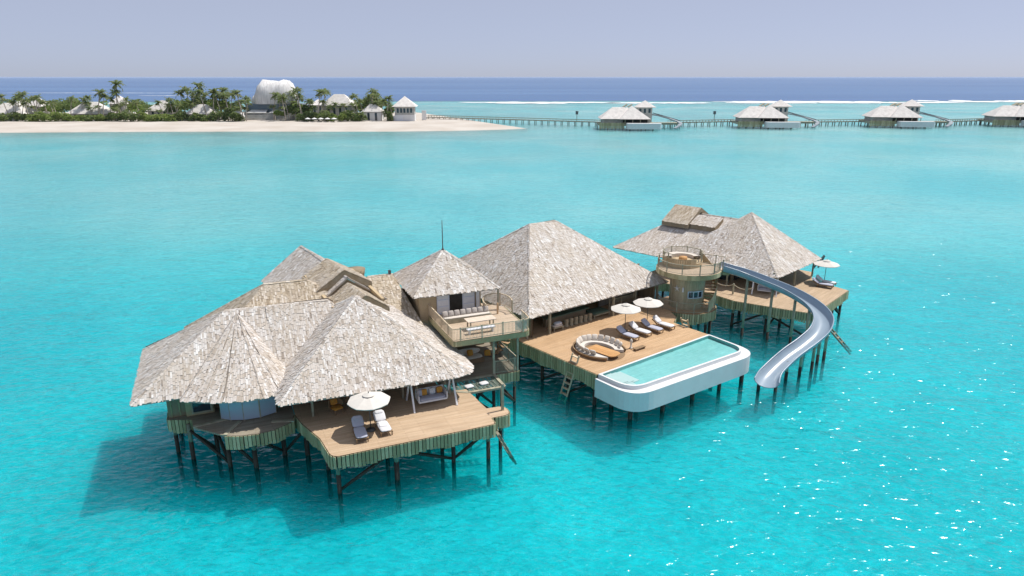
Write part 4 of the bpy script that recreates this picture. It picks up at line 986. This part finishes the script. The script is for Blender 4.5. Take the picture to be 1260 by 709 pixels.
# ================================================================== FAR VILLAS AND JETTY
def far_villa(label, loc, rz):
    t = thing('overwater_villa', label, 'villa', loc, rz, 'identical far villas along the jetty')
    def hip(o, a, mat, nm='roof', par=t):
        mb = MB(); n = len(o)
        for i in range(n):
            j = (i + 1) % n; poly = [o[i], o[j], a[j]] + ([a[i]] if a[i] != a[j] else [])
            mb.add(poly, [tuple(range(len(poly)))]); 
        mb.add([(x, y, z - .15) for x, y, z in o], [tuple(reversed(range(n)))])
        return mb.build(nm, mat, par)
    e = 5.8
    hip([(-17, -7, e), (2, -7, e), (2, 10, e), (-17, 10, e)], [(-10, 1, 11.6), (-2, 1, 11.6), (-2, 1, 11.6), (-10, 1, 11.6)], FROOF)
    hip([(-7, -9, e), (9.5, -9, e), (9.5, 7, e), (-7, 7, e)], [(0, -1, 12.4)] * 4, FROOF)
    hip([(3, 4, 11.3), (14, 4, 11.3), (14, 14, 11.3), (3, 14, 11.3)], [(8.5, 9, 14.9)] * 4, FROOF)
    for x in (-4.2, -1.6): MB().hexa([(x, 1, 11.4), (x + 2.2, 1, 12.6), (x + 2.2, 5, 12.6), (x, 5, 11.4), (x, 1, 11.8), (x + 2.2, 1, 13.1), (x + 2.2, 5, 13.1), (x, 5, 11.8)]).build('roof_panel', POST, t)
    MB().box2((-15.5, -5.5, 3.2), (-5, 8.5, 6.2)).build('wall', FWALL, t)
    MB().box2((4, 5, 3), (12, 13, 11.5)).build('tower', FWALL, t)
    for x in (5.5, 8, 10.5): MB().box2((x - .6, 4.9, 8.4), (x + .6, 5, 10.6)).build('window', GLASS, t)
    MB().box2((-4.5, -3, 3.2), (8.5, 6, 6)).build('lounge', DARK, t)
    for x in (-4, 0, 4, 8.5): MB().beam((x, -8, 3), (x, -8, 6), .3).build('post', POST, t)
    MB().box2((-17.5, -8.5, 2.3), (13, 12, 3.3)).build('deck', POST, t)
    mb = MB()
    for k in range(40): mb.box((-17.4 + k * .33, -8.55, 2.9 - .4), (.28, .08, 3.0 + .3 * math.sin(k)))
    mb.build('fascia', FAS, t)
    MB().prism(rounded([(-3.5, -14), (14.5, -13.4), (14.5, -8.6), (-3.5, -8.6)], [2, 2, 0, 0]), 1.0, 3.9).build('pool_basin', PLAST, t)
    mb = MB(); ln = [(12, 9, 7.4), (16, 8, 6.9), (21, 5, 5.6), (25.5, 1, 4.0), (26.5, -2, 3.2), (25, -5, 2.2), (22.5, -7, 1.0)]
    for a, b in zip(ln, ln[1:]): mb.beam(a, b, 1.8, .6)
    mb.build('slide', mat_plain('far_slide', (.30, .34, .37), .5) if 'far_slide' not in bpy.data.materials else bpy.data.materials['far_slide'], t)
    MB().box2((13, 3, 2.3), (27.5, 9, 3.2)).build('deck', POST, t)
    MB().beam((13, 9, 8.2), (27, 3, 4.4), .5, .4).build('stair_rail', METAL, t)
    for x in range(-17, 28, 4):
        for y in (-7.5, 8): MB().beam((x, y if x < 13 else max(y, 3.5), -2.2), (x, y if x < 13 else max(y, 3.5), 2.4), .4).build('pile', PILE, t)
    for x in (-2, 4, 10): MB().beam((x, -12, -2.2), (x, -12, 1.2), .45).build('pile', PILE, t)
    return t
v0 = far_villa('far villa on the jetty nearest the sandy point', (64, 378, 0), R(-2)); sv = snap(v0)
dup(sv, (141.5, 389, 0), R(-6), 'far villa on the jetty, second from the sandy point')
dup(sv, (217, 394, 0), R(-10), 'far villa on the jetty, third from the sandy point')
dup(sv, (290, 400, 0), R(-12), 'far villa on the jetty cut off by the right edge of the photo')
def jetty(label, p, q_):
    t = thing('jetty', label, 'jetty', (p[0], p[1], 0), 0, 'jetty runs between the far villas'); d = Vector((q_[0] - p[0], q_[1] - p[1], 0)); L = d.length; dn = d.normalized(); sd_ = Vector((dn.y, -dn.x, 0))
    MB().beam((0, 0, 2.55), (d.x, d.y, 2.55), 2.8, .4).build('deck', PILE, t)
    for s_ in (-1, 1):
        mb = MB(); o = sd_ * 1.35 * s_
        mb.beam(o + Vector((0, 0, 3.7)), o + d + Vector((0, 0, 3.7)), .16)
        for k in range(int(L / 2) + 1): mb.beam(o + dn * k * 2 + Vector((0, 0, 2.7)), o + dn * k * 2 + Vector((0, 0, 3.7)), .18)
        mb.build('railing', POST, t)
    for k in range(int(L / 4.2) + 1):
        b = MB(); p0 = dn * (k * 4.2)
        for s_ in (-1, 1): b.beam(p0 + sd_ * s_ + Vector((0, 0, -2.2)), p0 + sd_ * s_ + Vector((0, 0, 2.4)), .38)
        b.build('trestle', PILE, t)
jetty('jetty run from the sandy point to the first far villa', (-54, 449), (52, 397))
jetty('jetty run between the first and second far villas', (88, 393), (128, 404))
jetty('jetty run between the second and third far villas', (168, 399), (206, 406))
jetty('jetty run between the third and fourth far villas', (243, 400), (283, 416))
for lb, x, y in (('dark channel marker post in the lagoon near the first far villa', 42, 455), ('dark channel marker post left of the second far villa', 131, 455)):
    t = thing('marker_post', lb, 'marker', (x, y, 0)); MB().tube([(0, 0, -2), (0, 0, 4)], .2, 6).build('pole', PILE, t); MB().tube([(0, 0, 4), (0, 0, 6)], .9, 8).build('top_mark', METAL, t)

# ================================================================== ISLAND
def gx(px, d): return (px - 630) / 840.0 * d       # bearing of a place on the island as seen from the drone
G = 1.35
def hut(name, label, px0, px1, y, eave, ridge, wallh, walls=FWALL, depth=12, group='pale roofed houses on the island', base=G):
    fw = y * .9555 + 7.5
    x0, x1 = gx(px0, fw), gx(px1, fw); xc = (x0 + x1) / 2; w = (x1 - x0) / 2
    t = thing(name, label, 'house', (xc, y, base), R(rnd.uniform(-6, 6)), group); d = depth / 2; rr = max(.3, w - d) * .9
    o = [(-w, -d, eave), (w, -d, eave), (w, d, eave), (-w, d, eave)]; a = [(-rr, 0, ridge), (rr, 0, ridge), (rr, 0, ridge), (-rr, 0, ridge)]
    mb = MB()
    for i in range(4):
        j = (i + 1) % 4; poly = [o[i], o[j], a[j]] + ([a[i]] if a[i] != a[j] else []); mb.add(poly, [tuple(range(len(poly)))])
    mb.add([(x, yy, z - .25) for x, yy, z in o], [(3, 2, 1, 0)]); mb.build('roof', FROOF, t)
    MB().box2((-w * .86, -d * .86, 0), (w * .86, d * .86, eave)).build('wall', walls, t)
    for k in range(max(1, int(w / 2.4))):
        x = -w * .7 + (k + .5) * 1.4 * w / max(1, int(w / 2.4)); MB().box2((x - .7, -d * .86 - .06, .3), (x + .7, -d * .86, max(1, eave - .6))).build('window', GLASS, t)
    return t
hut('beach_house', 'long pale roofed house at the left edge of the island', -8, 43, 440, 4, 10.3, 4, depth=16)
hut('beach_house', 'small pale roofed house peeping over the long one at the left edge', 25, 38, 470, 8, 12, 4)
hut('beach_house', 'square pavilion with pale pyramid roof second from the left edge', 40, 63, 462, 7.5, 13, 4, depth=12)
hut('beach_house', 'wide house with long pale hip roof under the leaning palm', 91, 140, 445, 3.8, 10.8, 4, depth=16)
hut('beach_house', 'pale pyramid roof behind the wide hip roofed house', 141, 161, 470, 8.8, 14, 4)
hut('beach_house', 'low pale roofed house among green bushes left of the tall trees', 187, 219, 452, 5.2, 11.5, 4, depth=14)
hut('beach_house', 'pale roofed house half hidden by trees left of the white shell building', 233, 269, 440, 3.8, 9.5, 4, depth=12)
hut('beach_house', 'domed pale roofed house right of the shell building', 399, 440, 450, 8.5, 15.3, 4, depth=14)
hut('beach_house', 'small white walled house left of the square tower house', 447, 473, 432, 5.5, 10, 5, FPAINT, 9)
hut('beach_house', 'low pale roof between the shell building and the domed roof house', 384, 402, 470, 8, 11.5, 4)
tent = thing('beach_tent', 'small white rounded tent left of the shell building', 'tent', (gx(295, 420), 430, G)); mb = MB(); mb.loft([[(3.9 * c_ * math.cos(R(a)), 3 * c_ * math.sin(R(a)), z) for a in range(0, 360, 24)] for c_, z in ((1, 2.2), (1, 3.0), (.8, 4.6), (.45, 5.6), (.05, 6))]); mb.build('canopy', FPAINT, tent, True); MB().tube([(0, 0, 0), (0, 0, 2.4)], 2.6, 12).build('wall', FWALL, tent)
# tower house
fw = 423; t = thing('tower_house', 'square white two storey house with pale pyramid roof at the right end of the trees', 'house', (gx(500, fw), 432, G), R(4))
w = 6.0; MB().box2((-w, -w, 0), (w, w, 3.8)).build('lower_storey', FPAINT, t); MB().box2((-w * .98, -w * .98, 3.8), (w * .98, w * .98, 8.6)).build('upper_storey', FWALL, t)
for k in range(5): MB().box2((-4.6 + k * 2, -w - .04, 5), (-3.4 + k * 2, -w, 7.6)).build('window', GLASS, t)
mb = MB(); o = [(-7.4, -7.4, 8.6), (7.4, -7.4, 8.6), (7.4, 7.4, 8.6), (-7.4, 7.4, 8.6)]; mb.add(o + [(0, 0, 14.6)], [(0, 1, 4), (1, 2, 4), (2, 3, 4), (3, 0, 4), (3, 2, 1, 0)]); mb.build('roof', FROOF, t)
MB().box2((-w - 1, -w - .3, 0), (-1, -w, 3.2)).build('garage_door', PAINT, t)
t = thing('signboard', 'blank white standing board on the sand right of the tower house', 'board', (gx(522.5, 424), 434, G)); MB().box2((-1.4, -.25, .3), (1.4, .25, 6.0)).build('panel', FPAINT, t)
for x in (-1.1, 1.1): MB().box2((x - .12, -.1, 0), (x + .12, .1, .32)).build('leg', POST, t)
# shell-roofed building
fw = 436; t = thing('shell_building', 'large building under a white billowing shell shaped roof on terraces', 'building', (gx(341, fw), 452, G))
mb = MB(); rings_ = []
prof = [(-12.6, 10.5, 7), (-11.8, 17.5, 9), (-9.6, 22.6, 11), (-7.2, 25.6, 11), (-4.6, 25.3, 11.5), (-1.5, 24.7, 11), (2, 24.6, 11), (5.2, 25.3, 11), (7.8, 25.5, 10), (10.4, 23, 8.5), (12.0, 18.5, 6), (12.6, 13, 3)]
for (x, hgt_, dp) in prof:
    hgt_ = 9.5 + (hgt_ - 9.5) * .9; x *= .94
    r = []
    for k in range(17):
        a = math.pi * k / 16; rr = 1 + .035 * math.cos(a * 9 + x)
        r.append((x * (1 + .08 * math.sin(a)), -dp * math.cos(a) * rr, 9.5 + (hgt_ - 9.5) * math.sin(a) ** .65 * rr))
    rings_.append(r)
mb.loft(rings_, False); mb.build('shell_roof', SHELL, t, True)
mb = MB(); rings_ = []
for (x, hgt_, dp) in [(-15.5, 10, 4), (-14.8, 14, 5), (-13, 15.5, 6), (-11, 14, 6.5), (-9.5, 9.5, 6.5), (-8.5, 6.5, 6)]:
    rings_.append([(x, -dp * math.cos(math.pi * k / 12), 6 + (hgt_ - 6) * math.sin(math.pi * k / 12) ** .6) for k in range(13)])
mb.loft(rings_, False); mb.build('shell_skirt', SHELL, t, True)
MB().box2((-18, -7, 4.5), (18, 8, 9.6)).build('glazed_storey', mat_plain('blue_glazing', (.17, .23, .30), .3, .5), t)
for k in range(3): MB().box2((-19 + k, -13 - 1.5 * (2 - k), 1.5 * k), (17 - k, 8, 1.5 * k + 1.5)).build('terrace', FWALL, t)
for x in (-9, 5): MB().hexa([(x - 6, -14, 4.3), (x + 6, -14, 4.3), (x + 5, -8, 5.8), (x - 5, -8, 5.8), (x - 6, -14, 4.6), (x + 6, -14, 4.6), (x + 5, -8, 6.1), (x - 5, -8, 6.1)]).build('awning', FPAINT, t)

# palms
def palm_proto(seed, H):
    r_ = random.Random(seed); t = thing('palm_tree', '', 'palm', group='coconut palms along the island beach')
    ln = r_.uniform(-.22, .22) * H; pts = [(ln * (k / 6) ** 1.6, 0, H * k / 6) for k in range(7)]
    MB().tube(pts, [.36 - .2 * k / 6 for k in range(7)], 6).build('trunk', TRUNK, t, True)
    mb = MB(); top = Vector(pts[-1])
    for k in range(19):
        a = 2 * math.pi * k / 19 * 2.4 + r_.random(); el = r_.uniform(-.35, 1.25); L = r_.uniform(3.4, 4.6); d = Vector((math.cos(a), math.sin(a), 0)); sd_ = Vector((-d.y, d.x, 0)); p = top.copy(); pr_ = []
        for s_ in range(8):
            e_ = el - s_ * .2; pr_.append(p.copy()); p = p + (d * math.cos(e_) + Vector((0, 0, math.sin(e_)))) * (L / 7)
        for s_ in range(1, 8):
            wv_ = .95 * math.sin(math.pi * min(1, (s_ + .6) / 8.2)) + .1
            for sg in (-1, 1):
                o = sd_ * sg * wv_ + Vector((0, 0, -.45 * wv_)) + d * .3
                mb.add([pr_[s_ - 1], pr_[s_], pr_[s_] + o, pr_[s_ - 1] + o * .9 + d * .05], [(0, 1, 2), (0, 2, 3)] if s_ % 2 else [(0, 1, 3)])
    mb.build('crown', PALM, t); return t
PROT = [palm_proto(k, 14) for k in range(4)]; PS = [snap(p) for p in PROT]
pal = [(3, 112), (10, 117), (22, 116), (34, 115), (40, 121), (51, 119), (57, 122), (66, 124), (86, 119), (99, 120), (112, 124), (120, 112), (126, 117), (137, 128), (144, 103), (149, 113), (153, 120), (198, 133), (213, 121), (219, 125), (228, 113), (236, 110), (241, 105), (254, 112), (262, 112), (272, 110), (282, 115), (290, 123), (301, 119), (336, 115), (343, 120), (350, 125), (355, 119), (364, 114), (371, 111), (378, 122), (391, 112), (397, 112), (404, 140), (417, 125), (441, 117), (447, 121), (449, 132), (462, 124), (476, 119), (480, 128), (456, 112)]
pr2 = random.Random(3)
for lo, hi, n_p, y0, y1 in ((0, 70, 9, 117, 130), (85, 160, 8, 118, 132), (168, 205, 4, 122, 132), (208, 312, 20, 112, 130), (336, 384, 9, 116, 130), (384, 430, 5, 118, 134), (436, 484, 8, 116, 132)):
    pal += [(pr2.uniform(lo, hi), pr2.uniform(y0, y1)) for _ in range(n_p)]
near = ['among the houses at the island left edge', 'by the wide hip roofed house', 'before the low house among bushes', 'in the clump left of the shell building', 'in front of the shell building', 'right of the shell building', 'beside the square tower house']
pal.sort()
def zone(px): return 0 if px < 70 else 1 if px < 165 else 2 if px < 222 else 3 if px < 310 else 4 if px < 384 else 5 if px < 430 else 6
cnt = {}
for k, (px, py) in enumerate(pal):
    y = 424 + rnd.uniform(0, 26); fwd = y * .9555 + 6; x = gx(px, fwd)
    top = 27 - (py - 95) / 840 * y * 1.03; H = max(6, top - G + .3)
    z_ = zone(px); cnt[z_] = cnt.get(z_, 0) + 1
    high = 'tall' if H > 16 else 'short' if H < 11 else 'mid height'
    lb = f'{high} palm, {ORD[cnt[z_] - 1]} from left {near[z_]}'
    s_ = H / 14; i = k % 4; sc_ = (min(1.25, max(.9, s_)),) * 2 + (s_,)
    rz = rnd.uniform(-.6, .6) + (math.pi if rnd.random() < .5 else 0)
    if k < 4: o = PROT[k]; o.location = (x, y, G - .2); o.rotation_euler.z = rz; o.scale = sc_; o['label'] = lb
    else: dup(PS[i], (x, y, G - .2), rz, lb, sc_)

def leafy(name, label, mats, loc, w, d, h, n, size, trunk=0, group=None):
    r_ = random.Random(int(loc[0] * 7 + loc[1])); t = thing(name, label, 'shrub' if not trunk else 'tree', loc, 0, group); mb = MB()
    cl = [(r_.uniform(-.6, .6) * w / 2, r_.uniform(-.6, .6) * d / 2, trunk + (r_.uniform(.35, .75) if trunk else r_.uniform(.1, .5)) * h, r_.uniform(.3, .55)) for _ in range(max(4, int(w)))]
    for k in range(n):
        c = cl[r_.randrange(len(cl))]; a = r_.uniform(0, 2 * math.pi); b = r_.uniform(-.6, 1.5); s_ = c[3] * r_.uniform(.7, 1.05)
        p = Vector((c[0] + s_ * w * .55 * math.cos(a) * math.cos(b), c[1] + s_ * d * .55 * math.sin(a) * math.cos(b), c[2] + s_ * h * .55 * math.sin(b)))
        p.z = max(.1 + trunk * .6, p.z); nn = Vector((r_.uniform(-1, 1), r_.uniform(-1, 1), r_.uniform(.2, 1))).normalized(); x = nn.orthogonal().normalized(); y_ = nn.cross(x); q_ = size * r_.uniform(.6, 1.3)
        mb.add([p - x * q_ * .5, p - y_ * q_ * .32, p + x * q_ * .5, p + y_ * q_ * .32], [(0, 1, 2, 3)])
    mb.build('foliage' if not trunk else 'crown', mats, t)
    st = MB()
    for k in range(3 if not trunk else 1): a = k * 2.1; st.tube([(0, 0, 0), (.3 * math.cos(a) * w * .3, .3 * math.sin(a) * d * .3, (trunk or .3) + h * .4)], [.18 if not trunk else .4, .08], 5)
    st.build('stem' if not trunk else 'trunk', TRUNK, t)
    return t
# shrubs along the top of the beach: (pixel bearing, width m, height m, bright?)
shr = [(6, 9, 4, 0), (18, 9, 4, 0), (30, 8, 3.5, 1), (42, 8, 3.5, 1), (52, 9, 4.5, 1), (62, 9, 4.5, 1), (71, 9, 4.5, 1), (80, 8, 4, 1), (90, 8, 3, 1), (100, 8, 3.2, 1), (112, 8, 3, 0), (122, 7, 3.2, 1), (133, 7, 3.5, 0), (143, 8, 4.5, 0), (152, 8, 5.5, 0), (161, 8, 5, 0), (170, 8, 5, 1), (179, 8, 4.5, 1), (189, 8, 3.8, 1), (198, 8, 3.5, 1), (208, 8, 3.8, 1), (217, 8, 4, 0), (226, 8, 5.5, 0), (236, 7, 4.5, 0), (246, 7, 3.5, 0), (257, 7, 3, 0), (268, 8, 5, 0), (277, 8, 6, 0), (286, 7, 4.5, 0), (293, 6, 4, 1), (372, 7, 5, 0), (381, 8, 4.8, 0), (391, 8, 4.5, 1), (400, 8, 4.5, 0), (409, 7, 4, 1), (418, 7, 4, 1), (427, 8, 4.8, 0), (436, 8, 5, 0), (445, 8, 4.8, 0), (479, 6, 6, 0)]
for k, (px, w, h, br) in enumerate(shr):
    y = 421 + (k * 7 % 5); fwd = y * .9555 + 7; z_ = zone(px); cnt[z_, 's'] = cnt.get((z_, 's'), 0) + 1
    leafy('shrub', f'{"bright" if br else "dark"} beach bush, {ORD[cnt[z_, "s"] - 1]} from left {near[z_]}', LEAFL if br else LEAF, (gx(px, fwd), y, G - .1), w * 1.25, w * .8, h * 1.8, 800, 1.0, 0, 'bushes at the top of the beach')
trs = sorted([(5, 455, 11, 8), (24, 456, 11, 9), (48, 476, 12, 8), (70, 450, 13, 8.5), (84, 452, 13, 10), (97, 458, 11, 10), (140, 452, 8, 6), (168, 452, 12, 9), (182, 456, 11, 8.5), (216, 446, 8, 9), (228, 440, 10, 12), (240, 446, 9, 13), (254, 448, 10, 11), (264, 452, 10, 12), (276, 445, 10, 11), (286, 455, 8, 8), (358, 432, 7, 9), (370, 436, 9, 11), (380, 440, 8, 9), (441, 452, 8, 11), (449, 455, 8, 12), (461, 456, 9, 16), (470, 450, 7, 11), (480, 446, 6, 8), (12, 470, 12, 11), (33, 474, 12, 10), (58, 452, 10, 8), (78, 470, 13, 11), (90, 474, 12, 12), (106, 468, 12, 9), (126, 470, 12, 10), (152, 474, 11, 9), (176, 470, 12, 11), (198, 466, 11, 8), (222, 462, 12, 11), (248, 464, 12, 12), (270, 466, 12, 11), (292, 462, 10, 9), (345, 428, 6, 6), (363, 430, 7, 8), (374, 432, 7, 9), (410, 466, 10, 9), (426, 440, 7, 6), (436, 462, 10, 10)])
for k, (px, y, w, h) in enumerate(trs):
    fwd = y * .9555 + 7; z_ = zone(px); cnt[z_, 't'] = cnt.get((z_, 't'), 0) + 1
    leafy('broadleaf_tree', f'leafy tree, {ORD[cnt[z_, "t"] - 1]} from left {near[z_]}', LEAF if k % 3 else LEAFL, (gx(px, fwd), y, G - .1), w * 1.25, w, h * .85, 900, 1.1, h * .25, 'broadleaf trees on the island')
# beach parasols with loungers
for k, px in enumerate((382, 390, 398, 406, 414)):
    t = thing('beach_parasol', f'{["leftmost", "second from left", "middle", "second from right", "rightmost"][k]} small white parasol on the island beach', 'parasol', (gx(px, 410), 416, G - .2), 0, 'white parasols on the island beach')
    MB().tube([(0, 0, 0), (0, 0, 2.4)], .07, 5).build('pole', POST, t); MB().tube([(0, 0, 2.1), (0, 0, 2.2), (0, 0, 2.9)], [1.7, 1.7, .1], 10).build('canopy', FPAINT, t)
    for s_ in (-1, 1):
        b = thing('beach_lounger', f'pale lounger on the {"left" if s_ < 0 else "right"} under the {["leftmost", "second from left", "middle", "second from right", "rightmost"][k]} beach parasol', 'sun lounger', (gx(px, 410) + s_ * 1.1, 414.6, G - .25), 0, 'loungers on the island beach')
        MB().box2((-.4, -1, .15), (.4, .5, .35)).build('seat', FABB, b); MB().hexa([(-.4, .5, .2), (.4, .5, .2), (.4, 1, .6), (-.4, 1, .6), (-.4, .5, .35), (.4, .5, .35), (.4, .95, .75), (-.4, .95, .75)]).build('backrest', FABB, b)
        MB().box2((-.35, -.9, 0), (.35, -.8, .16)).build('leg', POST, b)

# ================================================================== AIR: thin sea haze that softens the horizon
q = N('sea_haze'); va = q.n('VolumePrincipled'); va.inputs['Color'].default_value = (.60, .70, .85, 1); va.inputs['Density'].default_value = .000022
q.l(va.outputs[0], q.out.inputs['Volume'])
mb = MB(); mb.box2((-31000, -450, -3.6), (31000, 46000, 29.5)); tag(mb.build('haze', q.m), kind='stuff')
